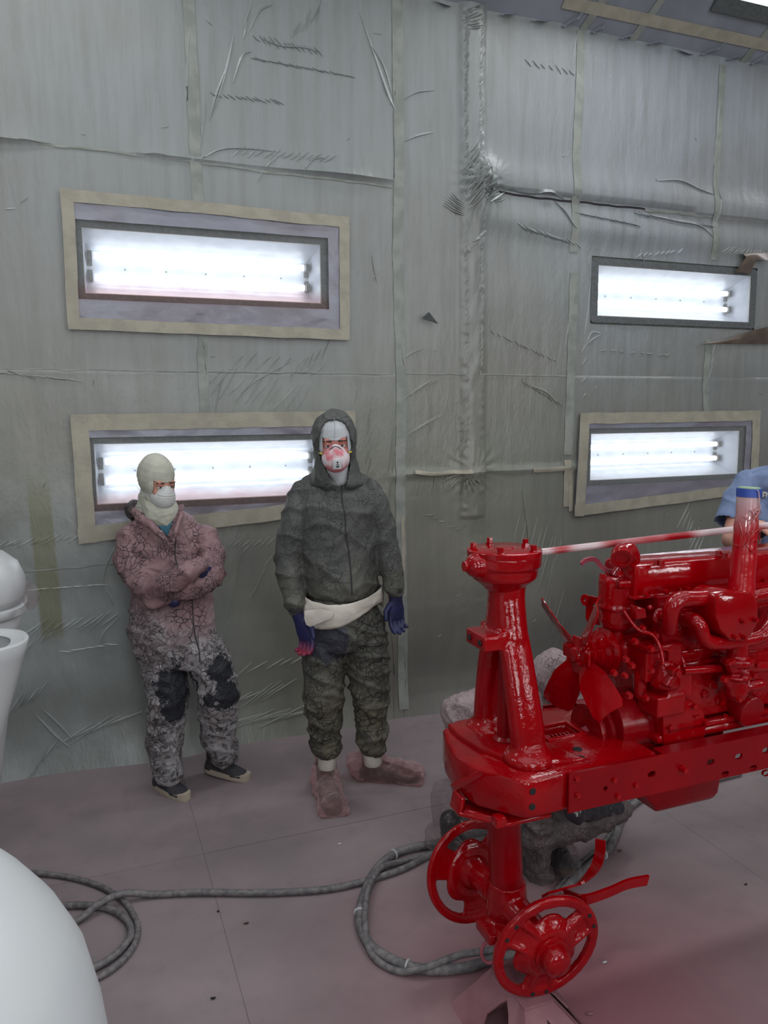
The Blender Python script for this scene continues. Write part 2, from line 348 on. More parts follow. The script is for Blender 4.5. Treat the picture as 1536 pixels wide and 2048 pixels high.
def cdt(loops, ext):
    u = (loops[0][1]-loops[0][0]).normalized(); n = ext.normalized(); v = n.cross(u).normalized(); o = loops[0][0]
    V2 = [Vector(((p-o).dot(u), (p-o).dot(v))) for l in loops for p in l]; ed = []; b = 0; L2 = []
    for l in loops: ed += [(b+k, b+(k+1) % len(l)) for k in range(len(l))]; L2.append(V2[b:b+len(l)]); b += len(l)
    vo, eo, fo, ov, oe, of = delaunay_2d_cdt(V2, ed, [], 0, 1e-6)
    mp = [q[0] if q else 0 for q in ov]
    def inside(p, L):
        c = False; j = len(L)-1
        for i in range(len(L)):
            if (L[i].y > p.y) != (L[j].y > p.y) and p.x < (L[j].x-L[i].x)*(p.y-L[i].y)/(L[j].y-L[i].y)+L[i].x: c = not c
            j = i
        return c
    out = []
    for f in fo:
        c = (vo[f[0]]+vo[f[1]]+vo[f[2]])/3
        if inside(c, L2[0]) and not any(inside(c, h) for h in L2[1:]): out.append(tuple(mp[q] for q in f))
    return out
def circ(c, r, u, v, n=20, ry=None):
    c = Vector(c); u = Vector(u); v = Vector(v); ry = ry or r
    return [c+u*r*math.cos(2*PI*k/n)+v*ry*math.sin(2*PI*k/n) for k in range(n)]
def spline(pts, n=8):
    P = [Vector(p) for p in pts]; P = [P[0]*2-P[1]] + P + [P[-1]*2-P[-2]]; o = []
    for i in range(1, len(P)-2):
        for k in range(n):
            t = k/n; a, b, c, d = P[i-1], P[i], P[i+1], P[i+2]
            o.append(.5*((2*b)+(c-a)*t+(2*a-5*b+4*c-d)*t*t+(3*b-a-3*c+d)*t*t*t))
    o.append(P[-2]); return o
#@@STRUCT
# ------------------------------------------------------------------ room shell
def struct(o, label=None):
    o['kind'] = 'structure'
    if label: o['label'] = label
    return o
WY = 4.0
XL, XR, YN = -4.6, 8.6, -2.0
WIN = [(.027, 1.20, 2.335, 2.645), (.027, 1.20, 1.325, 1.632), (2.935, 4.150, 2.335, 2.645), (2.912, 4.118, 1.330, 1.632)]
floor = struct(MB().box(((XL+XR)/2, 1.0, -.05), (XR-XL, 6.2, .1)).build('floor', FLOOR), 'mauve grey paper covered spray booth floor')
# floor paper: sheets laid edge to edge, each overlapping its neighbour by a hair
xs = [XL+.02, -1.62, .352, 2.30, 4.28, 6.3, XR-.02]
for i in range(len(xs)-1):
    for (y0, y1) in ((YN+.03, .9), (.9, 2.985), (2.985, 3.985)):
        if i in (0, 5) and y1 < 1: continue
        z = .0012*(1+((i+int(y0*2)) % 2))
        MB().box(((xs[i]+xs[i+1])/2, (y0+y1)/2, z/2), (xs[i+1]-xs[i]-.003, y1-y0-.003, z)).build('paper_sheet', FLOOR, floor, smooth=0)
def hs(x, z):
    """how far the loose film stands off the wall"""
    h = .010*noise.noise(Vector((x*1.7, z*1.3, 0))) + .004*noise.noise(Vector((x*5, z*4, 3)))
    # sag above the upper seam
    if x < 1.62:
        s = z-3.0; am = max(0, .30+1.0*noise.noise(Vector((x*1.7+.3, 0, 7)))); h += .045*am*math.exp(-max(s, 0)/.075) if s > -.001 else .0
    if x > 2.1:
        s = z-(3.02-.013*(x-2.1)); h += .028*math.exp(-((s-.05)/.10)**2)*(1 if s > 0 else .3) * (1 if s > 0 else 0.6)
        h += .02*math.exp(-((s+.16)/.08)**2)
    # conduit under the film
    dx = x-(2.088-.006*(z-2)); wv = .045+.012*noise.noise(Vector((0, z*3, 9)))
    if abs(dx) < .14:
        k = max(0., 1-(dx/.085)**2); f = 1 if z > 1.15 else max(0, (z-.2)/.95)*.5
        h += f*(.032*k**.5 + .012*math.exp(-((abs(dx)-.055)/.016)**2)*noise.noise(Vector((dx*30, z*34, 1))) + .008*k*noise.noise(Vector((x*20, z*9-x*18, 4))))
    # gathered knot where conduit meets the ledge
    d = math.hypot(x-2.13, (z-3.03)*.8); h += .06*math.exp(-(d/.10)**2)*(1+.35*math.sin(math.atan2(z-3.05, x-2.18)*22))
    # low horizontal ledge
    if 1.6 < x < 2.95: h += .016*math.exp(-((z-1.42-.01*noise.noise(Vector((x*4, 0, 2))))/.02)**2)
    d = math.hypot(x-2.09, z-1.42); h += .02*math.exp(-(d/.12)**2)*(1+.5*math.sin(math.atan2(z-1.42, x-2.09)*16))
    # kicked-out foot at the floor
    if z < .3: h += .10*((.3-z)/.3)**2*(.6+.6*noise.noise(Vector((x*1.6, 5, 0))))*(1 if x < 2.2 else .4)
    return max(h, -.006)+.008
def wp(x, z, off=0): return Vector((x, WY+.02-hs(x, z)-off, z))
wall = struct(MB().prism([(XL, WY+.03, 0), (XR, WY+.03, 0), (XR, WY+.03, 3.96), (XL, WY+.03, 3.96)], (0, .12, 0),
       holes=[[(a, WY+.03, c), (b, WY+.03, c), (b, WY+.03, d), (a, WY+.03, d)] for a, b, c, d in WIN]).build('wall_back', TAPEG, smooth=0), 'long spray booth wall hung with overspray-covered plastic film')
HOL = [(a-.045, b+.045, c-.045, d+.045) for a, b, c, d in WIN]
def sheet(x0, x1, z0, z1, step=.02, mat=None, off=0, name='film_sheet', holes=HOL):
    def br(a, b, cuts):
        s = set([a, b]); n = max(1, int(round((b-a)/step))); s |= {a+(b-a)*k/n for k in range(n+1)}
        for c in cuts:
            if a < c < b: s = {q for q in s if abs(q-c) > step*.45 or q in (a, b)}; s.add(c)
        return sorted(s)
    X = br(x0, x1, [h[0] for h in holes]+[h[1] for h in holes]); Z = br(z0, z1, [h[2] for h in holes]+[h[3] for h in holes])
    idx = {}; m = MB()
    def vid(i, j):
        if (i, j) not in idx: idx[(i, j)] = len(m.v); m.v.append(tuple(wp(X[i], Z[j], off)))
        return idx[(i, j)]
    for i in range(len(X)-1):
        for j in range(len(Z)-1):
            cx, cz = (X[i]+X[i+1])/2, (Z[j]+Z[j+1])/2
            if any(h[0] < cx < h[1] and h[2] < cz < h[3] for h in holes): continue
            m.f.append((vid(i, j), vid(i+1, j), vid(i+1, j+1), vid(i, j+1)))
    return m
XB = [(XL, -.9, .12), (-.9, .565, .02), (.565, 1.64, .02), (1.64, 2.77, .0125), (2.77, 3.82, .02), (3.82, 4.9, .025), (4.9, XR, .12)]
for (a, b, st) in XB:
    zb = [0, 1.42, 1.98, 3.01, 3.955] if 1.6 < a < 2 else [0, 1.98, 3.0, 3.955]
    for j in range(len(zb)-1):
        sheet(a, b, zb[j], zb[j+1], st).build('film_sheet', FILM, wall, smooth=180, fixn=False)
# tape strips over the film seams, drawn along wall coordinates
def strip(pts, w, mat, name='tape_strip', off=.004, parent=None, jag=.004, step=.03):
    P = [Vector((p[0], 0, p[1])) for p in pts]; Q = []
    for a, b in zip(P[:-1], P[1:]):
        n = max(1, int((b-a).length/step)); Q += [a+(b-a)*k/n for k in range(n)]
    Q.append(P[-1]); m = MB()
    for i, q in enumerate(Q):
        d = (Q[min(i+1, len(Q)-1)]-Q[max(i-1, 0)]).normalized(); s = Vector((d.z, 0, -d.x))
        j = jag*noise.noise(q*9)
        for t in (-.5, 0, .5):
            c = q+s*(w*t+j*abs(t)*2); m.v.append(tuple(wp(c.x, c.z, off+.003*noise.noise(c*14)+(.0015 if t == 0 else 0))))
    for i in range(len(Q)-1):
        for t in range(2): b = i*3+t; m.f.append((b, b+1, b+4, b+3))
    return m.build(name, mat, parent or wall, smooth=180, fixn=False)
def wpx(x, y): p = A(x, y, Y=WY); return (p.x, p.z)
strip([(.560, 3.95), (.572, 3.3), (.568, 2.99), (.58, 2.70)], .055, TAPEG)
strip([(.575, 2.25), (.566, 1.98), (.57, 1.74)], .05, TAPEG)
strip([(1.635, 3.95), (1.645, 3.2), (1.632, 2.6), (1.648, 1.98), (1.64, 1.3), (1.65, .5), (1.645, .05)], .06, TAPEG)
strip([(1.652, 1.18), (1.652, .72)], .02, TAPE, off=.007)
strip([(2.775, 3.93), (2.765, 3.1), (2.76, 2.7)], .055, TAPEG)
strip([(2.765, 2.58), (2.755, 1.98), (2.75, 1.5)], .06, TAPEG)
strip([(2.745, 1.47), (2.75, 1.18)], .05, TAPE, off=.006)
strip([(3.83, 3.9), (3.815, 3.25), (3.82, 2.72)], .05, TAPEG)
strip([(3.815, 2.22), (3.80, 1.98), (3.82, 1.72)], .05, TAPEG)
strip([(-.3, 2.995), (.55, 2.992)], .012, TAPEG, jag=.01); strip([(.60, 2.985), (1.6, 2.965)], .012, TAPEG, jag=.01)
strip([(-.4, 1.982), (1.6, 1.978)], .007, TAPEG); strip([(1.68, 1.98), (2.03, 1.978)], .007, TAPEG); strip([(2.14, 1.98), (2.72, 1.976)], .007, TAPEG)
strip([wpx(1065, 941), wpx(1140, 937)], .03, TAPE, off=.006); strip([(2.77, 1.42), (2.78, 1.15)], .03, TAPE, off=.008)
strip([wpx(960, 380), wpx(1140, 402), wpx(1290, 418)], .012, DARKT, name='seam_gap_shade', off=.002, jag=.01)  # dark strip painting the shade in the gap under the film ledge
strip([wpx(1290, 420), wpx(1420, 433), wpx(1536, 445)], .014, TAPEG, jag=.008)
strip([wpx(828, 944), wpx(880, 948), wpx(935, 940)], .022, TAPE, name='loose_tape', off=.02, jag=.01)
strip([(-.5, 1.02), (.0, 1.03), (.5, 1.03)], .006, TAPEG)
# folds in the film: thin pinched ridges, joined
FOLD = MB()
def fold(pts, w=.011, h=.006):
    if len(pts) > 2: P = spline([(q[0], 0, q[1]) for q in pts], 5)
    else: P = [Vector((pts[0][0], 0, pts[0][1])), Vector(((pts[0][0]+pts[1][0])/2+random.uniform(-.004, .004), 0, (pts[0][1]+pts[1][1])/2)), Vector((pts[1][0], 0, pts[1][1]))]
    b = len(FOLD.v); n = len(P)
    for i, q in enumerate(P):
        d = (P[min(i+1, n-1)]-P[max(i-1, 0)]).normalized(); s = Vector((d.z, 0, -d.x)); k = math.sin(PI*(i+.15)/(n-1+.3))**.6
        if s.z > 0: s = -s
        for t, o in ((.5, -.001), (.30, h*k*.9), (-.6, .0)):
            c = q+s*w*k*t; FOLD.v.append(tuple(wp(c.x, c.z, o+.0008)))
    for i in range(n-1):
        for t in range(2): c = b+i*3+t; FOLD.f.append((c, c+1, c+4, c+3))
def fpx(*pp, **k): fold([wpx(*p) for p in pp], **k)
def hatch(p0, p1, n, L, ang, jit=.25, w=.008, h=.006):
    a, b = wpx(*p0), wpx(*p1)
    for i in range(n):
        t = (i+random.uniform(-jit, jit))/max(1, n-1); x = a[0]+(b[0]-a[0])*t; z = a[1]+(b[1]-a[1])*t
        l = L*random.uniform(.6, 1.3)/2; g = math.radians(ang+random.uniform(-9, 9)); dx, dz = math.cos(g)*l, math.sin(g)*l
        fold([(x-dx, z-dz), (x+dx, z+dz)], w, h)
fpx((388, 330), (375, 200), (378, 60), (390, 0)); fpx((394, 325), (440, 298), (500, 295), (560, 303)); fpx((394, 322), (405, 260), (412, 200)); fpx((400, 310), (395, 230), (380, 120), w=.014)
fpx((425, 230), (450, 150), (470, 60)); fpx((420, 240), (432, 190), (455, 130)); fpx((466, 165), (485, 110), (505, 100)); fpx((498, 60), (520, 20), (545, 8))
fpx((520, 72), (560, 88), (610, 92), (640, 102), w=.014); hatch((515, 75), (640, 102), 12, .06, -40); hatch((510, 115), (700, 150), 18, .05, -12)
hatch((430, 188), (560, 202), 12, .05, -20); hatch((490, 60), (500, 10), 5, .09, 70); hatch((590, 60), (640, 20), 6, .1, 68)
hatch((480, 300), (660, 318), 14, .07, 38); fpx((600, 350), (625, 320), (650, 315)); fpx((515, 365), (530, 335), (560, 310))
fpx((720, 20), (745, 90), (780, 190), (800, 235), (808, 330), w=.016); fpx((740, 80), (770, 130), (790, 200), w=.012); fpx((735, 60), (765, 150), (775, 190))
fpx((796, 60), (800, 130), (792, 180), (800, 240), (795, 320)); fpx((805, 200), (835, 182), (872, 178)); fpx((808, 282), (835, 270), (870, 262), w=.013)
hatch((800, 30), (800, 230), 12, .05, 50); hatch((790, 370), (800, 690), 10, .07, 75)
fpx((745, 560), (760, 540)); fpx((745, 510), (755, 565)); fpx((800, 722), (825, 705), (848, 697), w=.014); fpx((812, 795), (840, 775), (868, 757), w=.014); hatch((812, 795), (875, 758), 9, .05, 48)
fpx((815, 870), (850, 848), (882, 830), w=.012); hatch((818, 868), (882, 832), 9, .055, 48); hatch((990, 665), (1110, 720), 12, .045, -38); hatch((1050, 765), (1120, 808), 12, .05, -50)
fpx((1060, 770), (1095, 785), (1118, 812), w=.013); fpx((800, 800), (808, 730), (800, 660)); fpx((778, 950), (790, 860), (800, 800)); fpx((772, 1100), (780, 1000), (795, 880), w=.01); fpx((785, 1440), (790, 1330), (782, 1240), w=.01); fpx((805, 1430), (812, 1340), (805, 1250)); fpx((798, 1240), (805, 1150), (800, 1060))
hatch((932, 30), (930, 380), 40, .05, 68, w=.01, h=.008); hatch((962, 40), (958, 340), 30, .045, 62, w=.009, h=.007); hatch((930, 440), (932, 760), 34, .04, 60); hatch((962, 440), (960, 760), 30, .04, 70)
hatch((930, 790), (925, 900), 8, .1, 62, w=.013, h=.01); hatch((940, 300), (950, 400), 14, .16, 55, w=.018, h=.016); hatch((935, 20), (955, 60), 8, .1, 20, w=.014, h=.01)
hatch((965, 380), (1000, 400), 9, .11, 30, w=.014, h=.012); hatch((935, 500), (960, 470), 4, .07, 40, w=.014, h=.012)
for a in range(7): fpx((905-a*3, 385+a*4), (925, 408+a*4), w=.010, h=.007)
for a in range(9): t = math.radians(200+a*16); fpx((925+8*math.cos(t), 945-8*math.sin(t)), (925+44*math.cos(t), 950-40*math.sin(t)), w=.009)
fpx((1000, 375), (1060, 385), (1100, 384), (1132, 398), w=.02, h=.014); fpx((1110, 400), (1130, 420), (1145, 448), (1155, 458), w=.02, h=.013); hatch((1045, 455), (1155, 488), 18, .07, -28, w=.012, h=.009); hatch((1155, 425), (1270, 450), 20, .06, -14, w=.012, h=.009)
fpx((1310, 362), (1360, 360), (1400, 378), (1430, 390), w=.014, h=.01); fpx((1280, 425), (1350, 440), (1400, 450), (1425, 475), w=.02, h=.012); hatch((1280, 428), (1425, 452), 18, .07, -18, w=.012, h=.009); hatch((1060, 125), (1145, 145), 7, .05, -40)
fpx((1434, 340), (1438, 400), (1428, 470), w=.016, h=.01); fpx((1430, 330), (1440, 230), (1448, 130), w=.01); fpx((1143, 145), (1150, 100), (1160, 40)); hatch((1450, 500), (1536, 510), 14, .07, 40)
hatch((1280, 510), (1360, 502), 8, .05, 35, w=.014); fpx((1183, 560), (1178, 620), (1170, 672), w=.012); fpx((1175, 688), (1185, 665), (1205, 666), w=.012); fpx((1176, 688), (1190, 676), (1206, 668)); fpx((1179, 530), (1182, 502)); fpx((1130, 700), (1145, 610), (1152, 565), w=.014)
hatch((1210, 700), (1340, 710), 8, .05, 5, w=.006); fpx((1285, 505), (1290, 525)); hatch((1170, 700), (1170, 790), 4, .06, 50)
fpx((470, 810), (500, 770), (540, 745), (590, 720)); fpx((430, 828), (445, 760), (470, 730)); hatch((425, 760), (600, 800), 12, .16, 52, w=.008); hatch((480, 720), (640, 740), 8, .1, 40, w=.007); hatch((590, 745), (650, 700), 5, .12, 65, w=.007); fpx((398, 800), (412, 740), (404, 670))
fpx((404, 735), (408, 690), (400, 660)); hatch((0, 1090), (150, 1075), 10, .08, 28, w=.008); hatch((70, 1180), (200, 1170), 7, .07, 2, w=.006); fpx((205, 1170), (212, 1130), (232, 1090), w=.012); fpx((205, 1172), (222, 1195), (228, 1215), w=.01)
hatch((60, 1260), (220, 1240), 10, .12, 38, w=.009); hatch((60, 1290), (100, 1270), 4, .1, 42, w=.009); fpx((200, 1290), (208, 1265), (238, 1235), w=.012); hatch((130, 1305), (220, 1290), 6, .07, -4, w=.006); hatch((30, 1410), (80, 1385), 6, .14, 52, w=.012, h=.009)
fpx((70, 1430), (110, 1470), (140, 1495), w=.012, h=.009); fpx((85, 1420), (120, 1452), (150, 1485), w=.010, h=.008); hatch((150, 1470), (240, 1440), 6, .2, 22, w=.009, h=.006); hatch((60, 1545), (100, 1500), 3, .14, 58, w=.009, h=.007)
hatch((480, 1440), (600, 1425), 9, .24, 12, w=.009, h=.006); hatch((480, 1400), (560, 1380), 6, .18, 24, w=.008); hatch((490, 1340), (600, 1320), 5, .12, 30, w=.008); hatch((500, 1200), (540, 1120), 5, .12, 60, w=.008); fpx((455, 1240), (470, 1180), (485, 1110), (510, 1085), w=.01)
hatch((460, 1090), (540, 1085), 8, .07, 38, w=.008); hatch((700, 1140), (720, 1420), 8, .1, 75, w=.008); hatch((0, 745), (150, 760), 8, .1, -10, w=.006); hatch((740, 830), (740, 1000), 8, .09, 70, w=.008); fpx((1045, 980), (1060, 1100), (1050, 1180), w=.01); hatch((1090, 1110), (1130, 1300), 12, .3, 82, w=.009); hatch((1035, 1060), (1120, 1100), 9, .2, 80, w=.008)
hatch((1430, 700), (1415, 800), 5, .1, 80); hatch((1370, 1030), (1400, 1100), 8, .16, 65, w=.012); hatch((900, 960), (830, 980), 8, .12, 75, w=.008); hatch((860, 1030), (920, 1060), 5, .06, 0, w=.006)
for i in range(60):
    x = random.uniform(-.5, 4.5); z = random.uniform(.1, 3.8)
    if any(h[0]-.15 < x < h[1]+.15 and h[2]-.15 < z < h[3]+.15 for h in HOL): continue
    l = random.uniform(.015, .05); g = random.choice((.7, 1.2, -.5, .2))+random.uniform(-.2, .2); fold([(x, z), (x+l*math.cos(g), z+l*math.sin(g))], .005, .003)
fo = FOLD.build('film_fold', FILM, wall, smooth=30, fixn=False); fo['kind'] = 'stuff'
# small torn pocket in the film
p = A(862, 640, Y=WY-.02); MB().prism([A(845, 636, Y=WY-.03), A(858, 624, Y=WY-.05), A(876, 647, Y=WY-.03)], (0, .01, 0)).build('film_tear', GASK, wall)
# overspray-brown flap peeling under the upper right window
fl = MB(); c0 = [A(1400, 688, Y=WY-.02), A(1450, 680, Y=WY-.03), A(1500, 662, Y=WY-.06), A(1560, 648, Y=WY-.09)]; c1 = [A(1402, 689, Y=WY-.02), A(1450, 688, Y=WY-.02), A(1500, 688, Y=WY-.02), A(1560, 688, Y=WY-.02)]
for a, b in zip(c0, c1): fl.v += [tuple(a), tuple((a+b)/2+Vector((0, -.015, 0))), tuple(b)]
for i in range(3):
    for t in range(2): b = i*3+t; fl.f.append((b, b+1, b+4, b+3))
FLAP = simple('brown_underside_film', lin(112, 100, 90), .35, c2=lin(92, 80, 72), scale=7, bmp=.6, bscale=12)
fl.build('peeled_flap', FLAP, wall, smooth=180)
fl = MB(); rows = [[(1470, 545), (1492, 515), (1488, 508), (1478, 507)], [(1480, 545), (1500, 520), (1515, 508), (1510, 504)], [(1500, 547), (1512, 520), (1536, 520), (1536, 506)]]
for r_ in rows: fl.v += [tuple(A(x, y, Y=WY-.02-.03*(k in (1, 2)))) for k, (x, y) in enumerate(r_)]
for i in range(2):
    for t in range(3): b = i*4+t; fl.f.append((b, b+1, b+5, b+4))
fl.build('peeled_flap', FLAP, wall, smooth=180)
# other walls and ceiling
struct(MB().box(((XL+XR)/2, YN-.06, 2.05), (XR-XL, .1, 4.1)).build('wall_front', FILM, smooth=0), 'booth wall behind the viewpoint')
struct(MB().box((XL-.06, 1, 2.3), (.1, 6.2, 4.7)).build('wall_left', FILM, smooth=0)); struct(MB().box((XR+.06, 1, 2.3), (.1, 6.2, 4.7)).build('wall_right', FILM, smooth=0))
ceil = struct(MB().box(((XL+XR)/2, 1.0, 4.68), (XR-XL, 5.2, .08)).build('ceiling', FIX, smooth=0), 'white spray booth ceiling')
HP = simple('lilac_film_on_hip', lin(134, 138, 148), .35, c2=lin(122, 126, 134), scale=3, bmp=.5, bscale=7)
hip = struct(MB().prism([(XL, 4.06, 3.90), (XL, 4.06, 3.97), (XL, 3.36, 4.66), (XL, 3.30, 4.62)], (XR-XL, 0, 0)).build('trim_1', HP, smooth=0), 'sloping film-covered hip panel between wall and ceiling')
struct(MB().prism([(XL, -2.0, 4.06), (XL, -2.06, 4.10), (XL, -1.36, 4.72), (XL, -1.36, 4.64)], (XR-XL, 0, 0)).build('trim_2', HP, smooth=0))
nrm = Vector((0, -.70, -.72))
def hp(x, t, off=0): return Vector((x, 4.06-.76*t, 3.90+.72*t)) + nrm*off
for x0, x1 in ((1.4, 2.45), (3.55, 4.9)):
    fr = MB(); fr.prism([hp(x0, .28, .01), hp(x1, .28, .01), hp(x1, .78, .01), hp(x0, .78, .01)], nrm*.012, holes=[[hp(x0+.1, .36, .01), hp(x1-.1, .36, .01), hp(x1-.1, .70, .01), hp(x0+.1, .70, .01)]])
    t_ = thing('hip_light', 'bright lamp panel in the sloping hip at the top right corner' if x0 > 3 else 'lamp panel in the sloping hip above the gathered conduit, above the photo edge', 'light', hp(x0, .28, .01))
    fr.build('frame', GASK, t_); MB().prism([hp(x0+.1, .36, .012), hp(x1-.1, .36, .012), hp(x1-.1, .70, .012), hp(x0+.1, .70, .012)], nrm*.004).build('lit_panel', PANELL, t_)
for x in (1.75, 2.75, 3.1, 3.95): MB().prism([hp(x, .02, .004), hp(x+.05, .02, .004), hp(x+.2, .5, .004), hp(x+.15, .5, .004)], nrm*.003).build('tape_strip', TAPEG, hip)
MB().prism([hp(2.6, .14, .005), hp(5.2, .14, .005), hp(5.2, .2, .005), hp(2.6, .2, .005)], nrm*.003).build('tape_strip', TAPE, hip)
fm = MB()
for i in range(16):
    x = 1.85+i*.2; d = random.uniform(.02, .05); p0 = Vector((x, 4.0, 3.93)); p1 = hp(x+random.uniform(.05, .16), random.uniform(.04, .16), .004); q = Vector((.012, 0, 0)); mid = (p0+p1)/2+Vector((0, -.03, -.02))
    fm.prism([p0-q, p1, p0+q], (0, -.004, -.004)); fm.prism([p0, mid, p1], (.006, 0, 0))
fm = fm.build('tape_crease', HP, hip, smooth=0); fm['kind'] = 'stuff'
# ------------------------------------------------------------------ wall lights
LAB = ['recessed twin-tube wall light, upper one left of the conduit, film taped over it', 'recessed twin-tube wall light behind the two standing people',
       'recessed twin-tube wall light, upper right, with no tape frame around it', 'recessed twin-tube wall light, lower right, beside the blue-shirted worker']
for i, (a, b, c, d) in enumerate(WIN):
    t_ = thing('wall_light', LAB[i], 'light', (a, WY+.03, c), 'recessed fluorescent lights in the booth wall')
    Y0, Y1 = WY+.03, WY+.20; e = .07
    F = [(a, Y0, c), (b, Y0, c), (b, Y0, d), (a, Y0, d)]; B = [(a+.02, Y1, c+e), (b-.02, Y1, c+e), (b-.02, Y1, d-e), (a+.02, Y1, d-e)]
    m = MB(); m.v = F+B; m.f = [(4, 5, 6, 7), (0, 1, 5, 4), (1, 2, 6, 5), (2, 3, 7, 6), (3, 0, 4, 7)]; m.build('reflector', FIX, t_, smooth=0, fixn=False)
    for z in (c+.105, d-.10):
        MB().cyl((a+.055, Y1-.035, z), (b-.055, Y1-.035, z), .016, seg=14).build('tube', TUBE, t_)
        for x in (a+.035, b-.035): MB().box((x, Y1-.03, z), (.022, .05, .04)).build('socket', GASK, t_, bevel=.003)
    for x in (a+.034, b-.034):
        for k in range(2): MB().box((x, Y1-.006, (c+d)/2-.022+k*.045), (.024, .01, .026)).build('slot', GASK, t_, bevel=.002)
    for k in range(5): MB().cyl((a+.2+k*.2, Y1-.005, (c+d)/2), (a+.2+k*.2, Y1+.002, (c+d)/2), .004, seg=8).build('screw', GASK, t_)
    # gasket: an uneven dark ring
    g0 = .036 if i != 0 else .026; out = []
    for (px_, pz) in [(a, c), (b, c), (b, d), (a, d)]:
        sx = -1 if px_ == a else 1; sz = -1 if pz == c else 1; r = .025
        for k in range(5):
            an = k/4*PI/2; qx, qz = px_+sx*(g0+.01-r+r*math.cos(an)), pz+sz*(g0-r+r*math.sin(an)); out.append((qx, qz))
        if sx*sz < 0: out[-5:] = out[-5:][::-1]
    out = [(x, Y0-.022, z+.004*noise.noise(Vector((x*3, z*7, i)))) for x, z in out]
    MB().prism(out, (0, .02, 0), holes=[[(a+.004, Y0-.022, c+.004), (b-.004, Y0-.022, c+.004), (b-.004, Y0-.022, d-.004), (a+.004, Y0-.022, d-.004)]]).build('gasket', GASK, t_, smooth=0)
    MB().prism([(a, Y0-.012, c), (b, Y0-.012, c), (b, Y0-.012, d), (a, Y0-.012, d)], (0, .003, 0)).build('glass_pane', CFILM, t_, smooth=0)
    m = MB(); W = .008; m.prism([(a, Y0-.018, c), (b, Y0-.018, c), (b, Y0-.018, d), (a, Y0-.018, d)], (0, .014, 0), holes=[[(a+W, Y0-.018, c+W), (b-W, Y0-.018, c+W), (b-W, Y0-.018, d-W), (a+W, Y0-.018, d-W)]]).build('frame', WHITE2, t_, smooth=0)
# film patches taped over three of them
def patch(i, label, corners, tw, film_y=.012, stain=None):
    P = [Vector((q[0], 0, q[1])) for q in corners]   # TL TR BR BL in wall x,z
    t_ = thing('masking_patch', label, 'masking', (P[3].x, WY, P[3].z), 'film patches taped over the wall lights')
    C = sum(P, Vector())/4
    inn = [q+(C-q).normalized()*tw*1.2 for q in P]
    a, b, c, d = WIN[i]; n = 60; mz = 24
    def cre(x, z): return .007*noise.noise(Vector((x*4+z*9, z*16-x*5, i)))+.005*abs(noise.noise(Vector((x*14+z*30, z*30, i+5))))
    I4 = [(a-.03, d+.026), (b+.03, d+.026), (b+.03, c-.026), (a-.03, c-.026)]; per = []
    for k in range(4):
        q0, q1 = P[k], P[(k+1) % 4]; r0, r1 = I4[k], I4[(k+1) % 4]; nn = 50 if k % 2 == 0 else 16
        per += [((q0.x+(q1.x-q0.x)*t/nn, q0.z+(q1.z-q0.z)*t/nn), (r0[0]+(r1[0]-r0[0])*t/nn, r0[1]+(r1[1]-r0[1])*t/nn)) for t in range(nn)]
    m = MB(); R_ = 9
    for (o_, n_) in per:
        for r in range(R_+1):
            x = o_[0]+(n_[0]-o_[0])*r/R_; z = o_[1]+(n_[1]-o_[1])*r/R_; m.v.append((x, WY-.012-cre(x, z), z))
    L = len(per)
    for q in range(L):
        for r in range(R_): m.f.append((q*(R_+1)+r, ((q+1) % L)*(R_+1)+r, ((q+1) % L)*(R_+1)+r+1, q*(R_+1)+r+1))
    m.build('film_border', PFILM, t_, smooth=180, fixn=False)
    m = MB(); nx_, nz_ = 48, 14
    for jj in range(nz_+1):
        for kk in range(nx_+1):
            x = a-.03+(b-a+.06)*kk/nx_; z = c-.026+(d-c+.052)*jj/nz_; m.v.append((x, WY-.016-cre(x, z), z))
    m.f = [(jj*(nx_+1)+kk, jj*(nx_+1)+kk+1, (jj+1)*(nx_+1)+kk+1, (jj+1)*(nx_+1)+kk) for jj in range(nz_) for kk in range(nx_)]
    m.build('clear_film', clear('window_film_%s' % 'abcd'[i], base=.05, k=.2, stain=(c+.065-P[3].z, c+.14-P[3].z, (.95, .74, .72), .10) if i != 3 else None), t_, smooth=180, fixn=False)
    for k in range(4):
        q0, q1 = P[k], P[(k+1) % 4]; dr = (q1-q0).normalized(); ins = (C-(q0+q1)/2); ins = (ins-dr*ins.dot(dr)).normalized()
        m = MB(); nn = 30
        for j in range(nn+1):
            q = q0+(q1-q0)*j/nn; e = .004*noise.noise(q*8+Vector((k, 0, i)))
            for s_ in (-.01, .5, 1.0): r = q+ins*(tw*s_+e); m.v.append((r.x, WY-.020-.0015*noise.noise(r*11), r.z))
        for j in range(nn):
            for s_ in range(2): b0 = j*3+s_; m.f.append((b0, b0+1, b0+4, b0+3))
        m.build('tape_strip', TAPE, t_, smooth=180, fixn=False)
patch(0, 'beige tape rectangle and film over the upper left wall light', [wpx(121, 378), wpx(696, 436), wpx(697, 681), wpx(136, 659)], .055)
patch(1, 'beige tape rectangle and film over the wall light behind the two standing people', [wpx(141, 829), wpx(708, 822), wpx(712, 1020), wpx(158, 1086)], .078)
patch(3, 'pale tape rectangle and film over the lower right wall light', [wpx(1158, 826), wpx(1517, 821), wpx(1510, 985), wpx(1146, 1032)], .068)
#@@TRACTOR
# ------------------------------------------------------------------ the red tractor front
CY = 1.88
def bolt(p, d, r, parent, h=None, name='bolt', mat=None):
    d = Vector(d).normalized(); p = Vector(p); h = h or r*.9
    MB().lathe(p, d, [(0, r*1.25), (h*.2, r*1.25), (h*.22, r), (h, r*.96)], 6).build(name, mat or RED, parent, smooth=0)
T = thing('tractor', 'glossy wet red tractor chassis with bare engine and front column, no body panels or tyres', 'tractor', (1.1, CY, 0))
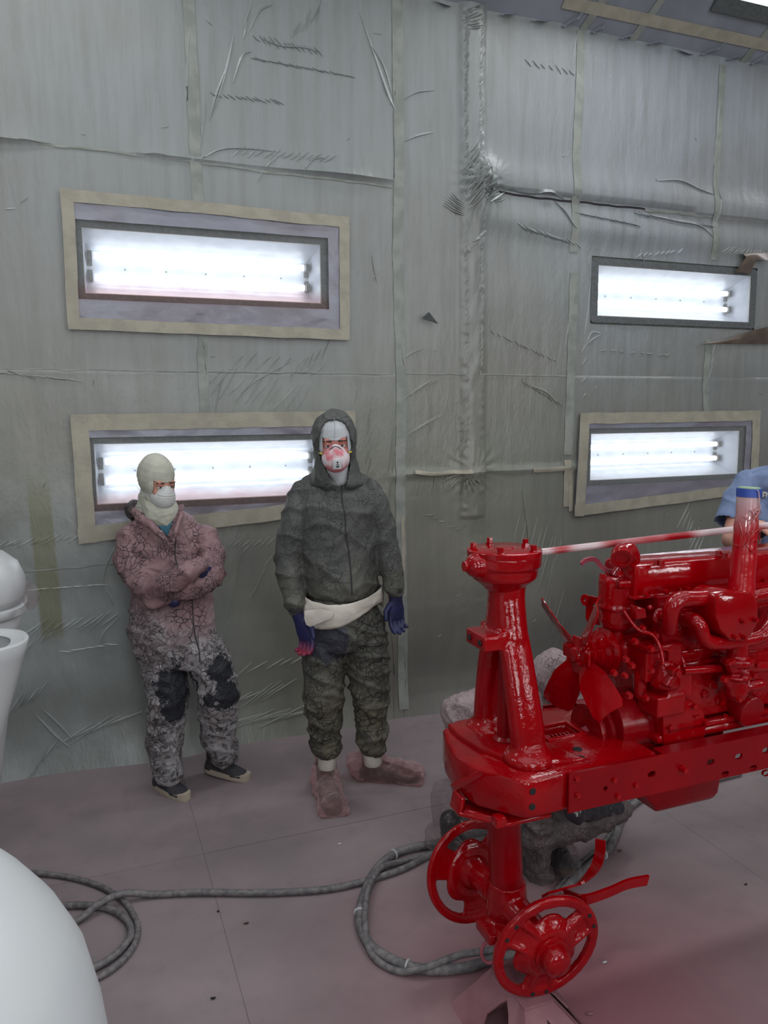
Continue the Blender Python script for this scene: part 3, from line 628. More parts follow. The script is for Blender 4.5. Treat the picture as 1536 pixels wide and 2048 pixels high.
# frame rails with slotted webs, channel section open inwards
def slot(cx, cz, y, L=.028, r=.0085):
    o = []
    for k in range(8): a = -PI/2+PI*k/7; o.append((cx+L/2-r+r*math.cos(a), y, cz+r*math.sin(a)))
    for k in range(8): a = PI/2+PI*k/7; o.append((cx-L/2+r+r*math.cos(a), y, cz+r*math.sin(a)))
    return o
def rail(y, sgn, x0, x1):
    zt, zb = .802, .690; holes = []
    for (px_, py_) in [(1300, 1546), (1418, 1522), (1474, 1511), (1447, 1546), (1503, 1534), (1528, 1499), (1530, 1545)]:
        q = A(px_, py_, Y=1.655); holes.append(slot(q.x, q.z, y))
    for k in range(5): holes.append(slot(2.15+k*.16, .76-.04*(k % 2), y))
    q = A(1208, 1575, Y=1.655); holes.append([tuple(v) for v in circ((q.x, y, q.z), .007, (1, 0, 0), (0, 0, 1), 12)])
    m = MB(); m.prism([(x0, y, zb), (x1, y, zb), (x1, y, zt), (x0, y, zt)], (0, .008*sgn, 0), holes)
    xf = 1.475; m.box(((xf+x1)/2, y+.027*sgn, zt-.005), (x1-xf, .044, .008)); m.box(((xf+x1)/2, y+.027*sgn, zb+.005), (x1-xf, .044, .008))
    return m.build('frame_rail', REDD, T, smooth=0)
r1 = rail(1.648, 1, 1.158, 3.3); r2 = rail(2.095, -1, 1.36, 3.3)
for (px_, py_) in [(1150, 1555), (1152, 1588), (1225, 1558), (1232, 1590), (1361, 1535), (1268, 1568)]:
    q = A(px_, py_, Y=1.655); bolt((q.x, 1.647, q.z), (0, -1, 0), .0075 if px_ != 1361 else .009, r1, .006 if px_ != 1361 else .016, 'rivet')
# front casting (plan outline extruded, chamfered)
plan = [(1.045, 2.10), (1.30, 2.10), (1.47, 2.06), (1.47, 1.668), (1.158, 1.662), (1.035, 1.656), (1.00, 1.70), (.945, 1.77), (.925, 1.86), (.945, 1.97), (.975, 2.05)]
def ring(pl, z, k=0):
    c = Vector((1.2, 1.88)); return [Vector(((p[0]-c.x)*(1-k)+c.x, (p[1]-c.y)*(1-k)+c.y, z)) for p in pl]
m = MB(); oh = [(1.235, 1.86), (1.345, 1.86), (1.345, 1.945), (1.235, 1.945)]
m.prism(ring(plan, .69), (0, 0, .110), holes=[[Vector((x, y, .69)) for x, y in oh]])
cst = m.build('front_casting', REDR, T, bevel=.012)
# raised pad that carries the column
pad = [(.99, 2.05), (.985, 1.97), (1.0, 1.86), (1.06, 1.75), (1.13, 1.705), (1.24, 1.69), (1.20, 1.80), (1.19, 1.98), (1.12, 2.05)]
MB().prism([Vector((x, y, .79)) for x, y in pad], (0, 0, .026)).build('pad', REDR, cst, bevel=.006)
MB().prism([Vector((x, y, .795)) for x, y in [(1.22, 1.845), (1.36, 1.845), (1.36, 1.96), (1.22, 1.96)]], (0, 0, .012), holes=[[Vector((x, y, .795)) for x, y in oh]]).build('opening_rim', REDR, cst, bevel=.003)
MB().box((1.29, 1.9, .742), (.108, .083, .01)).build('opening_shade', BLACK, cst, smooth=0)  # black sheet standing in for the shade down inside the opening
hx = [Vector((1.243+.095*i/90, 1.905+.022*math.cos(i/90*2*PI*7), .768+.020*math.sin(i/90*2*PI*7))) for i in range(91)]
MB().tube(hx, .0035, 7).build('coil_spring', RED, cst, smooth=60)
for (px_, py_, y) in [(1068, 1585, 1.648), (1067, 1616, 1.648)]:
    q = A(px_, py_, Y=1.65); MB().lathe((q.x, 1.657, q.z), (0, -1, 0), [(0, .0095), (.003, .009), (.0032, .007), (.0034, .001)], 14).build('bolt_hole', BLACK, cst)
for (px_, py_) in [(1155, 1495), (1160, 1512)]:
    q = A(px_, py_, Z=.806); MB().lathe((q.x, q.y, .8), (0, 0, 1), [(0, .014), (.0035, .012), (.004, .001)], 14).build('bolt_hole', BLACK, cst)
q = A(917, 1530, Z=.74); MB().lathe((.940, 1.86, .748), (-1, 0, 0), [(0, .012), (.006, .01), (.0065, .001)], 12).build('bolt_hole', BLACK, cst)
# nose lip and bar under the casting
m = MB(); m.prism([(.905, 1.86, .655), (.905, 1.80, .655), (1.0, 1.70, .655), (1.14, 1.70, .655), (1.14, 1.86, .655)], (0, 0, .012)); m.box((.98, 1.71, .675), (.03, .03, .03))
m.prism([(.905, 1.86, .66), (.905, 1.80, .66), (.915, 1.80, .705), (.915, 1.86, .705)], (.012, 0, 0)); m.prism([(.91, 1.795, .66), (1.0, 1.70, .66), (1.0, 1.70, .675), (.92, 1.795, .675)], (.008, .008, 0))
m.build('nose_bracket', RED, T, bevel=.004)
MB().prism([A(905, 1568, Y=1.80), A(962, 1540, Y=1.70), A(967, 1552, Y=1.70), A(912, 1582, Y=1.80)], (.0, .02, -.01)).build('nose_bar', RED, T, bevel=.004)
# column: neck + two arched arms + head, one fused casting
cx = 1.093; m = MB()
nk = []
for z, rx, ry in ((1.335, .066, .066), (1.30, .058, .058), (1.25, .052, .056), (1.19, .054, .066), (1.14, .058, .078), (1.10, .050, .082)):
    nk.append([Vector((cx+rx*math.cos(2*PI*k/28), CY+ry*math.sin(2*PI*k/28), z)) for k in range(28)])
m.loft(nk)
for sg in (-1, 1):
    P = spline([(cx, CY+sg*.025, 1.17), (cx, CY+sg*.052, 1.10), (cx+.004, CY+sg*.082, .99), (cx+.010, CY+sg*.105, .88), (cx+.012, CY+sg*.112, .80)], 5); rg = []
    for i, q in enumerate(P):
        t = i/(len(P)-1); a, b = .046+.006*t, .033+.003*t; rg.append([q+Vector((a*math.copysign(abs(math.cos(2*PI*k/24))**.8, math.cos(2*PI*k/24)), b*math.copysign(abs(math.sin(2*PI*k/24))**.8, math.sin(2*PI*k/24)), 0)) for k in range(24)])
    m.loft(rg); m.lathe((cx+.012, CY+sg*.112, .800), (0, 0, 1), [(0, .075), (.018, .072), (.030, .058), (.045, .047)], 24)
m.box((cx-.062, CY-.01, 1.130), (.085, .115, .044)); m.box((cx-.02, CY, 1.135), (.06, .13, .05))
col = m.blob('column', REDR, T, voxel=.005, it=5)
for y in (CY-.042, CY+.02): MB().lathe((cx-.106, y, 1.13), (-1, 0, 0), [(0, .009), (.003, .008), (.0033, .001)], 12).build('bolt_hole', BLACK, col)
MB().lathe((cx, CY, .80), (0, 0, 1), [(0, .034), (.02, .033), (.028, .0225), (.30, .0205)], 24).build('steering_post', REDD, T)
# steering head
m = MB(); m.lathe((cx-.008, CY, 1.285), (0, 0, 1), [(-.02, .05), (0, .070), (.014, .090), (.024, .094), (.048, .096), (.050, .103), (.082, .105), (.085, .10)], 40)
for a in range(5): an = a*2*PI/5+.3; m.lathe((cx-.008+.088*math.cos(an), CY+.088*math.sin(an), 1.325), (0, 0, 1), [(0, .006), (.012, .012), (.045, .0125)], 12)
m.cap((cx-.06, CY-.02, 1.345), (cx-.105, CY-.02, 1.345), .040, .036)
m.blob('steering_head', REDR, T, voxel=.004, it=2)
lid = MB().lathe((cx-.008, CY, 1.366), (0, 0, 1), [(0, .105), (.014, .106), (.017, .102), (.0175, .03), (.022, .026), (.023, .012)], 44).build('head_lid', RED, T, bevel=.0)
for a in range(5): an = a*2*PI/5+.3; bolt((cx-.008+.088*math.cos(an), CY+.088*math.sin(an), 1.382), (0, 0, 1), .0095, lid, .018)
q = Vector((cx-.10, CY-.02, 1.345)); eb = MB().lathe(q, (-1, 0, 0), [(0, .036), (.012, .036), (.014, .026), (.026, .025), (.028, .014), (.046, .014)], 20).build('end_plug', RED, T)
bolt(q+Vector((-.026, 0, 0)), (-1, 0, 0), .017, eb, .014)
for a in range(3): an = a*2.1; bolt(q+Vector((-.012, .028*math.cos(an), .028*math.sin(an))), (-1, 0, 0), .006, eb, .006)
# long steering rod to the rear
p0, p1 = Vector((1.17, CY, 1.362)), A(1475, 1058, Y=CY); d = (p1-p0); p1 = p0+d*2.6
MB().cyl(p0, p1, .0105, .0115, 14).build('steering_rod', ROD, T)
# lower pivot tube and front axle
MB().lathe((1.085, CY, .70), (.06, 0, -1), [(0, .052), (.2, .050), (.36, .050), (.365, .056), (.40, .058), (.42, .05)], 28).build('pivot_tube', REDD, T)
hubN, hubF = A(1092, 1892, Y=1.69), A(945, 1742, Y=2.07)
ax = Vector((1.105, CY, .305)); nN = (Vector((-.05, -1, -.14))).normalized(); nF = Vector((-.05, 1, -.14)).normalized()
m = MB(); m.lathe((1.107, CY, .37), (0, 0, -1), [(0, .056), (.04, .060), (.10, .062), (.14, .045)], 24)
m.cap(ax, hubN-nN*.04, .050, .040); m.cap(ax, hubF-nF*.04, .050, .040); m.box((1.06, CY-.03, .245), (.10, .09, .03)); m.cap((1.107, CY, .28), (1.107, CY, .22), .045, .03)
axl = m.blob('front_axle', REDR, T, voxel=.005, it=5)
MB().prism([(1.02, 1.78, .255), (1.09, 1.74, .255), (1.12, 1.80, .255), (1.05, 1.85, .255)], (0, 0, .01)).build('stop_plate', RED, axl, bevel=.002)
def hub(c, n, name_):
    n = Vector(n).normalized(); u = Vector((0, 0, 1)); u = (u-n*u.dot(n)).normalized(); v = n.cross(u); c = Vector(c); R = .165
    h = thing_part = bpy.data.objects.new('wheel_hub', None)
    COL.objects.link(h); h.parent = T; h.location = c-wloc(T); h.empty_display_size = .02
    holes = []
    for k in range(3):
        a0 = math.radians({0: 90+25, 1: 90+145, 2: 90+265}[k]) ; L = []
        for j in range(13): a = a0-math.radians(37)+math.radians(74)*j/12; L.append(c+(u*math.cos(a)+v*math.sin(a))*.136)
        for j in range(13): a = a0+math.radians(31)-math.radians(62)*j/12; rr = .090+.016*math.cos((j-6)/6*PI/2); L.append(c+(u*math.cos(a)+v*math.sin(a))*rr)
        holes.append(L)
    m = MB(); m.prism(circ(c-n*.006, R-.004, u, v, 60), n*.012, [[p-n*.006 for p in L] for L in holes])
    rings = []; 
    for k in range(60):
        a = 2*PI*k/60; e = u*math.cos(a)+v*math.sin(a); rings.append([c+e*(R-.030)-n*.008, c+e*(R-.030)+n*.012, c+e*(R-.004)+n*.012, c+e*R+n*.002, c+e*(R-.003)-n*.010])
    rings.append(rings[0]); m.loft(rings, closed=False)
    m.lathe(c-n*.012, n, [(0, .08), (.01, .097), (.022, .092), (.036, .072), (.04, .06)], 40)
    for k in range(3):   # ribs running out along the spokes
        a = math.radians(90+85+120*k); e = u*math.cos(a)+v*math.sin(a); s = n.cross(e)
        for sg in (-1, 1): m.cap(c+e*.045+s*sg*.025+n*.02, c+e*.140+s*sg*.034+n*.004, .011, .008, 10)
    d = m.blob('hub_disc', REDR, h, voxel=.004, it=3)
    MB().lathe(c-n*.05, n, [(0, .030), (.02, .046), (.05, .062), (.064, .062), (.07, .054), (.085, .051), (.087, .042), (.115, .040), (.125, .034), (.130, .020), (.132, .004)], 36).build('hub_cap', REDR, h)
    for k in range(3):
        a = math.radians(90+85+120*k); 
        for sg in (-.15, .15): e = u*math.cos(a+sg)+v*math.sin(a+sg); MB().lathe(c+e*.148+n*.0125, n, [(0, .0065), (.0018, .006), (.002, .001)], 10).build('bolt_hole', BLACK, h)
    for k in range(6): a = k*PI/3; bolt(c+(u*math.cos(a)+v*math.sin(a))*.056+n*.012, n, .006, h, .008)
    return h
hub(hubN, nN, 0); hub(hubF, nF, 1)
# two bent scraper arms
P = spline([A(1130, 1790, Y=1.80), A(1165, 1800, Y=1.72), A(1215, 1785, Y=1.72), A(1255, 1768, Y=1.72), A(1295, 1760, Y=1.72)], 6)
MB().tube(P, .01, flat=(.034, .008, (0, -.2, 1))).build('scraper_arm', RED, T, smooth=30)
P = spline([A(1090, 1790, Y=1.95), A(1125, 1780, Y=1.97), A(1160, 1767, Y=2.0), A(1190, 1735, Y=2.0), A(1200, 1705, Y=2.0), A(1201, 1680, Y=2.0)], 6)
MB().tube(P, .01, flat=(.034, .008, (.6, -.6, .7))).build('scraper_arm', RED, T, smooth=30)
# ---- engine
E_ = bpy.data.objects.new('engine', None); COL.objects.link(E_); E_.parent = T; E_.location = Vector((1.7, CY, .9))-wloc(T); E_.empty_display_size = .05
YB = 1.76   # near side of the block
def X(x, y, Y=YB): return A(x, y, Y=Y).x
def Zp(x, y, Y=YB): return A(x, y, Y=Y).z
m = MB()
m.box((1.95, CY, 1.06), (.80, .24, .24)); m.box((1.95, CY, .93), (.84, .27, .18)); m.lathe((1.56, CY, .885), (1, 0, 0), [(0, .12), (.8, .125)], 28); m.box((1.95, CY, .80), (.86, .30, .03))
m.build('engine_block', REDR, E_, bevel=.012)
MB().box((1.95, CY, 1.195), (.82, .215, .055)).build('cylinder_head', REDR, E_, bevel=.006)
vc = MB().box((1.88, 1.87, 1.268), (.82, .15, .10)).build('valve_cover', RED, E_, bevel=.016)
MB().box((1.88, 1.87, 1.222), (.835, .168, .010)).build('cover_flange', RED, vc, bevel=.003)
for (px_, py_) in ((1313, 1130), (1323, 1132), (1437, 1112), (1449, 1116)):
    q = A(px_, py_, Z=1.318); bolt(q, (0, 0, 1), .009, vc, .016, 'nut')
for k in range(7): bolt((1.53+k*.11, 1.79, 1.228), (0, 0, 1), .006, vc, .008)
# thermostat housing and gooseneck
tx, tz = 1.468, 1.20
m = MB(); m.lathe((tx, 1.87, 1.105), (0, 0, 1), [(0, .030), (.015, .046), (.032, .053), (.07, .055), (.073, .059), (.080, .059), (.083, .055), (.155, .055), (.165, .050), (.17, .04)], 32)
m.box((tx+.02, 1.86, 1.26), (.115, .10, .022)); th = m.blob('thermostat_housing', REDR, E_, voxel=.004, it=2)
gp = spline([(tx+.0, 1.87, 1.26), (tx+.028, 1.87, 1.292), (tx+.040, 1.865, 1.325), (tx+.018, 1.85, 1.350), (tx-.018, 1.83, 1.348), (tx-.030, 1.815, 1.340)], 6)
MB().tube(gp, [.030]*len(gp), 20).build('gooseneck', RED, E_, smooth=60)
MB().lathe(gp[-1], gp[-1]-gp[-3], [(-.004, .032), (.006, .032), (.0061, .022), (-.01, .020)], 20).build('gooseneck_lip', RED, th)
for (px_, py_) in ((1204, 1157), (1262, 1158), (1237, 1150)): q = A(px_, py_, Y=1.83); bolt(q, (0, 0, 1), .009, th, .014)
MB().cyl((tx-.005, 1.87, 1.115), (tx-.005, 1.87, 1.04), .027, seg=20).build('bypass_neck', RED, E_)
# lever and drilled plate in front of the housing
P = spline([A(1162, 1128, Y=1.90), A(1172, 1120, Y=1.90), A(1190, 1119, Y=1.90), A(1205, 1135, Y=1.90), A(1222, 1143, Y=1.89), A(1240, 1140, Y=1.88)], 6)
MB().tube(P, .01, flat=(.013, .006, (0, -.2, 1))).build('hood_lever', DUSTR, E_, smooth=40)
q = A(1188, 1220, Y=1.95); u_, v_ = Vector((.35, -.93, 0)), Vector((0, 0, 1))
pl = [q+u_*a+v_*b for a, b in ((-.022, -.045), (-.03, -.03), (-.03, .03), (-.02, .042), (.03, .042), (.03, -.03), (.02, -.045))]
MB().prism(pl, Vector((.93, .35, 0))*.008, [circ(q+v_*.015, .006, u_, v_, 10), circ(q-v_*.012, .008, u_, v_, 10)]).build('drilled_plate', RED, E_, smooth=0)
q2 = A(1169, 1200, Y=1.97); MB().prism(circ(q2, .014, u_, v_, 16, .018), Vector((.93, .35, 0))*.008, [circ(q2, .005, u_, v_, 10)]).build('link_eye', RED, E_, smooth=0)
# fan: hub plate + four pitched blades
fx, fz = 1.334, 1.045; FC = Vector((fx, CY-.008, fz))
fan = bpy.data.objects.new('fan', None); COL.objects.link(fan); fan.parent = E_; fan.location = FC-wloc(E_); fan.empty_display_size = .02
for sg, tp in enumerate(((2.043, 1.159), (1.765, 1.225), (1.965, .855), (1.700, .925))):
    d = Vector((0, tp[0]-FC.y, tp[1]-FC.z)); L = d.length; d.normalize(); s = Vector((1, 0, 0)).cross(d); ws = (.018, .020, .030, .046, .050, .050, .040); ts = (0, .12, .25, .45, .7, .92, 1.0); m = MB(); rg = []
    pitch = math.radians(-36)
    for w_, t in zip(ws, ts):
        pk = pitch*min(1, t*2.2); e = (s*math.cos(pk)+Vector((1, 0, 0))*math.sin(pk)); n_ = d.cross(e); c = FC+d*L*t+Vector((-.008*t, 0, 0)); cu = -.010*min(1, t*2)
        rg.append([c-e*w_, c+n_*cu, c+e*w_, c+e*w_+n_*.003, c+n_*(cu+.003), c-e*w_+n_*.003])
    m.loft(rg).build('fan_blade', RED, fan, smooth=50)
m = MB(); m.lathe(FC-Vector((.018, 0, 0)), (1, 0, 0), [(0, .020), (.004, .024), (.014, .026), (.03, .028)], 20); m.box(FC-Vector((.004, 0, 0)), (.008, .13, .04)); m.box(FC-Vector((.002, 0, 0)), (.008, .04, .11)); m.build('fan_hub', RED, fan, bevel=.002)
for a in range(4): an = PI/4+a*PI/2; bolt(FC+Vector((-.008, .030*math.cos(an)*1.2, .030*math.sin(an)*.9)), (-1, 0, 0), .0075, fan, .010)
prof = [(0, .028)]
for k in range(4): r_ = .040+.009*k; prof += [(.012+k*.022, r_-.006), (.018+k*.022, r_+.004), (.024+k*.022, r_+.003), (.029+k*.022, r_-.004)]
prof += [(.11, .03)]
MB().lathe(FC+Vector((.012, 0, 0)), (1, 0, 0), prof, 32).build('fan_pulley', RED, E_)
# water pump and front gear housing
m = MB(); m.cap((1.44, CY, 1.045), (1.60, CY, 1.045), .040, .058); m.box((1.515, 1.80, 1.02), (.06, .10, .09)); m.box((1.575, 1.79, 1.025), (.05, .12, .13)); m.box((1.545, 1.785, 1.078), (.13, .10, .018))
m.cap((1.50, 1.79, .985), (1.50, 1.79, .93), .022, .020); m.cap((1.56, 1.77, .99), (1.56, 1.77, .905), .034, .030); m.cap((1.58, 1.80, .96), (1.60, 1.80, .90), .05, .06)
pump = m.blob('water_pump', REDR, E_, voxel=.004, it=2)
for (px_, py_) in ((1250, 1318), (1262, 1330), (1300, 1297), (1226, 1345)): q = A(px_, py_, Y=1.735); bolt(q, (0, -1, 0), .009, pump, .012)
P = spline([(1.50, 1.80, 1.115), (1.55, 1.79, 1.10), (1.595, 1.76, 1.065), (1.615, 1.74, 1.02), (1.60, 1.73, .985)], 6); MB().tube(P, .008, 10).build('oil_line', RED, E_, smooth=60)
# crank pulley and drum behind it
MB().lathe((1.375, CY, .795), (1, 0, 0), [(0, .072), (.002, .082), (.010, .082), (.018, .064), (.030, .064), (.038, .082), (.05, .083), (.052, .06)], 44).build('crank_pulley', REDD, E_)
MB().lathe((1.360, CY, .795), (1, 0, 0), [(0, .012), (.02, .02), (.03, .02)], 6).build('crank_nut', DUSTR, E_)
MB().lathe((1.425, 1.86, .82), (1, 0, 0), [(0, .084), (.004, .092), (.12, .098), (.128, .088)], 44).build('front_drum', REDD, E_)
m = MB(); m.lathe((1.548, CY, .87), (1, 0, 0), [(0, .11), (.02, .125), (.05, .128), (.052, .14), (.066, .14), (.07, .125)], 36)
for k in range(10): an = k*PI/5+.2; m.lathe((1.595, CY+.132*math.cos(an), .87+.132*math.sin(an)), (1, 0, 0), [(0, .014), (.03, .014)], 10)
m.blob('gear_housing', REDR, E_, voxel=.005, it=2)
# flat D-shaped side cover
yc = 1.725; cv = [(1332, 1405), (1378, 1401), (1396, 1408), (1408, 1425), (1413, 1448), (1410, 1470), (1406, 1484), (1345, 1501), (1328, 1492), (1326, 1430)]
dc = MB().prism([A(x, y, Y=yc) for x, y in cv], (0, .05, 0)).build('side_cover', RED, E_, bevel=.003)
for (x, y) in ((1347, 1413), (1387, 1412), (1410, 1444), (1382, 1484), (1343, 1496), (1339, 1454)): bolt(A(x, y, Y=yc-.001), (0, -1, 0), .0085, dc, .010)
MB().box(A(1395, 1433, Y=yc-.003), (.022, .006, .005)).build('cast_mark', RED, dc)
# governor with gusset
m = MB(); a_, b_ = A(1328, 1372, Y=1.74), A(1330, 1322, Y=1.74)
m.lathe(a_, b_-a_, [(0, .040), (.012, .044), (.03, .040), (.07, .026), (.08, .02)], 24); m.box((a_+Vector((.035, .01, .01))), (.09, .08, .085)); m.box(a_+Vector((.0, .01, -.05)), (.10, .09, .06))
m.prism([A(1332, 1372, Y=1.69), A(1362, 1328, Y=1.69), A(1364, 1340, Y=1.69), A(1344, 1376, Y=1.69)], (0, .03, 0))
m.blob('governor', REDR, E_, voxel=.004, it=2)
# governor-to-carburettor rod and thin wire
MB().cyl(A(1366, 1342, Y=1.71), A(1462, 1335, Y=1.71), .0125, seg=16).build('governor_rod_tube', RED, E_)
MB().cyl(A(1405, 1300, Y=1.72), A(1380, 1366, Y=1.72), .0016, seg=6).build('thin_wire', REDD, E_)
q = A(1403, 1385, Y=1.755); MB().lathe(q, (0, -1, 0), [(0, .024), (.005, .022), (.008, .014), (.018, .012), (.02, .006)], 22).build('core_plug', RED, E_)
# upper and lower manifold
m = MB(); Ym = 1.69
P = spline([A(1338, 1262, Y=1.72), A(1340, 1235, Y=1.70), A(1345, 1212, Y=Ym), A(1362, 1199, Y=Ym), A(1395, 1197, Y=Ym), A(1450, 1194, Y=Ym)], 6); m.tube(P, .024, 18)
P = spline([A(1366, 1238, Y=1.74), A(1385, 1238, Y=1.69), A(1400, 1252, Y=1.67), A(1408, 1275, Y=1.67), A(1425, 1286, Y=1.67), A(1470, 1284, Y=1.67), A(1515, 1275, Y=1.67), A(1532, 1262, Y=1.67), A(1545, 1240, Y=1.69), A(1550, 1225, Y=1.72)], 6); m.tube(P, .021, 18)
P = spline([A(1390, 1225, Y=1.74), A(1420, 1232, Y=1.70), A(1450, 1225, Y=Ym)], 6); m.tube(P, .02, 14)
P = spline([A(1500, 1195, Y=Ym), A(1545, 1187, Y=Ym), A(1590, 1195, Y=1.70)], 6); m.tube(P, .02, 14)
m.blob('manifold', REDR, E_, voxel=.0045, it=3)
hb = [(1432, 1192), (1450, 1182), (1505, 1186), (1518, 1200), (1518, 1245), (1505, 1272), (1486, 1284), (1462, 1282), (1442, 1262), (1432, 1235)]
MB().prism([A(x, y, Y=1.64) for x, y in hb], (0, .10, 0)).build('heat_box', RED, E_, bevel=.010)
for (x, y) in ((1486, 1243), (1511, 1240), (1470, 1276), (1489, 1276)): bolt(A(x, y, Y=1.637), (0, -1, 0), .0065, E_, .008)
q = A(1320, 1233, Y=1.755); MB().lathe(q, (0, -1, 0), [(0, .026), (.006, .022), (.01, .012), (.025, .012), (.028, .007)], 18).build('spark_plug_boss', RED, E_)
m = MB(); m.prism([A(1272, 1212, Y=1.76), A(1292, 1218, Y=1.74), A(1294, 1236, Y=1.74), A(1272, 1240, Y=1.76)], (0, .03, 0)); m.cap(A(1300, 1215, Y=1.76), A(1300, 1215, Y=1.73), .008, .007); m.build('lifting_eye', RED, E_, bevel=.003)
# carburettor
m = MB(); c = A(1475, 1310, Y=1.68); m.lathe(c+Vector((0, 0, .045)), (0, 0, -1), [(0, .030), (.05, .030), (.052, .048), (.07, .048), (.072, .03), (.10, .028), (.102, .045), (.112, .045), (.115, .03), (.16, .034), (.18, .026)], 24)
m.cap(A(1465, 1335, Y=1.67), A(1530, 1332, Y=1.67), .020, .018); m.cap(A(1475, 1365, Y=1.68), A(1470, 1385, Y=1.68), .028, .022); m.cap(A(1500, 1372, Y=1.66), A(1520, 1368, Y=1.66), .018, .018); m.cap(A(1490, 1345, Y=1.65), A(1490, 1355, Y=1.65), .014, .012); m.cap(A(1452, 1360, Y=1.68), A(1460, 1375, Y=1.68), .014, .012)
cb = m.blob('carburettor', REDR, E_, voxel=.004, it=1)
for (x, y) in ((1455, 1325), (1462, 1322), (1445, 1358), (1512, 1328), (1475, 1398), (1505, 1350)): bolt(A(x, y, Y=1.655), (0, -1, 0), .008, cb, .012)
# capped oil filler stub, facing the viewer
c = A(1498, 1420, Y=1.70); dr = Vector((-.05, -1, -.25)).normalized(); MB().lathe(c-dr*.08, dr, [(0, .045), (.09, .045), (.094, .042)], 32, sx=1.15).build('filler_stub', REDD, E_)
MB().box((1.95, 1.74, .825), (.80, .03, .018)).build('pan_flange', REDR, E_, bevel=.004)
for k in range(8): bolt((1.60+k*.09, 1.735, .834), (0, 0, 1), .007, E_, .008)
# oil pan below the rails
pn = []
for z, k in ((.79, 1.0), (.62, .99), (.56, .95), (.535, .86)):
    L0, L1 = 1.62-.13*(k > .9)*0, 1.815; pn.append([Vector((1.69+(-.19 if sx_ < 0 else .13)*k*(1 if z > .6 or sx_ > 0 else .72), CY+sy_*.11*k, z)) for sx_, sy_ in ((-1, -1), (1, -1), (1, 1), (-1, 1))])
MB().loft(pn).build('oil_pan', REDD, E_, bevel=.014)
for (x, y, Y_, r_) in ((1290, 1188, 1.765, .007), (1330, 1183, 1.765, .007), (1375, 1178, 1.765, .007), (1283, 1256, 1.758, .009), (1309, 1270, 1.758, .009), (1380, 1300, 1.752, .007), (1352, 1306, 1.752, .007), (1412, 1296, 1.752, .007), (1438, 1306, 1.752, .007), (1268, 1282, 1.74, .009), (1228, 1292, 1.80, .009), (1256, 1390, 1.72, .010), (1290, 1395, 1.72, .008), (1300, 1340, 1.70, .008), (1248, 1350, 1.72, .008)):
    bolt(A(x, y, Y=Y_), (0, -1, 0), r_, E_, .012)
for (x, y, Y_) in ((1352, 1345, 1.69), (1440, 1402, 1.74), (1425, 1370, 1.74)): MB().lathe(A(x, y, Y=Y_), (0, -1, 0), [(-.03, .016), (.0, .015), (.004, .010), (.012, .010)], 6).build('hex_plug', RED, E_, smooth=0)
MB().box((1.90, 1.757, 1.045), (.70, .012, .020)).build('side_ledge', RED, E_, bevel=.003); MB().box((1.90, 1.757, 1.165), (.70, .012, .016)).build('side_ledge', RED, E_, bevel=.003)
MB().tube(spline([A(1248, 1222, Y=1.80), A(1275, 1258, Y=1.76), A(1306, 1270, Y=1.74), A(1322, 1300, Y=1.72), A(1326, 1330, Y=1.70)], 6), .0055, 8).build('governor_pipe', RED, E_, smooth=60)
# exhaust pipe, taped at the top
b0 = A(1482, 1186, Y=1.69); t0 = A(1497, 992, Y=1.69); dv = (t0-b0).normalized(); L = (t0-b0).length
MB().lathe(b0-dv*.03, dv, [(0, .043), (.016, .043), (.02, .040), (.024, .0375)] + [(.03+L*k/10, .0370+.0012*math.sin(k*2.1)-.0006*k) for k in range(11)], 32).build('exhaust_pipe', STACK, T)
tp = MB().lathe(t0-dv*.002, dv, [(0, .0335), (.024, .0338), (.0245, .030)], 32).build('tape_wrap', BLUET, T); tp['label'] = 'blue tape round the pipe mouth'
MB().lathe(t0+dv*.0225, dv, [(0, .030), (.003, .030), (.0035, .01)], 32).build('mouth_plug', simple('pale_green_plug', lin(150, 176, 140), .5), T)
WRAP = MB()
for k in range(16):
    a0 = random.uniform(-2.6, -.4); z0 = random.uniform(.14, .27); P = []; da = random.uniform(-1.4, 1.4); dz = random.uniform(-.06, .06)
    for j in range(9): t = j/8; a = a0+da*t; P.append(b0+dv*(z0+dz*t+.01*math.sin(t*5+k))+Vector((math.cos(a), math.sin(a), 0))*.0372)
    WRAP.tube(P, [.0004+.0016*math.sin(PI*j/8) for j in range(9)], 6)
wr = WRAP.build('wrap_creases', STACK, T, smooth=60); wr['kind'] = 'stuff'
# rear tank shape at the picture's right edge
MB().lathe((2.02, 1.86, 1.12), (1, 0, 0), [(0, .08), (.01, .16), (.03, .19), (.5, .2), (.52, .18), (.53, .08)], 36, sx=1.0).build('fuel_tank', DUSTR, T)
MB().cyl((1.98, 1.75, 1.36), (2.4, 1.75, 1.43), .007, seg=10).build('throttle_rod', DUSTR, T)
MB().box((2.6, CY, .80), (.5, .40, .18)).build('gearbox', REDD, T, bevel=.02)
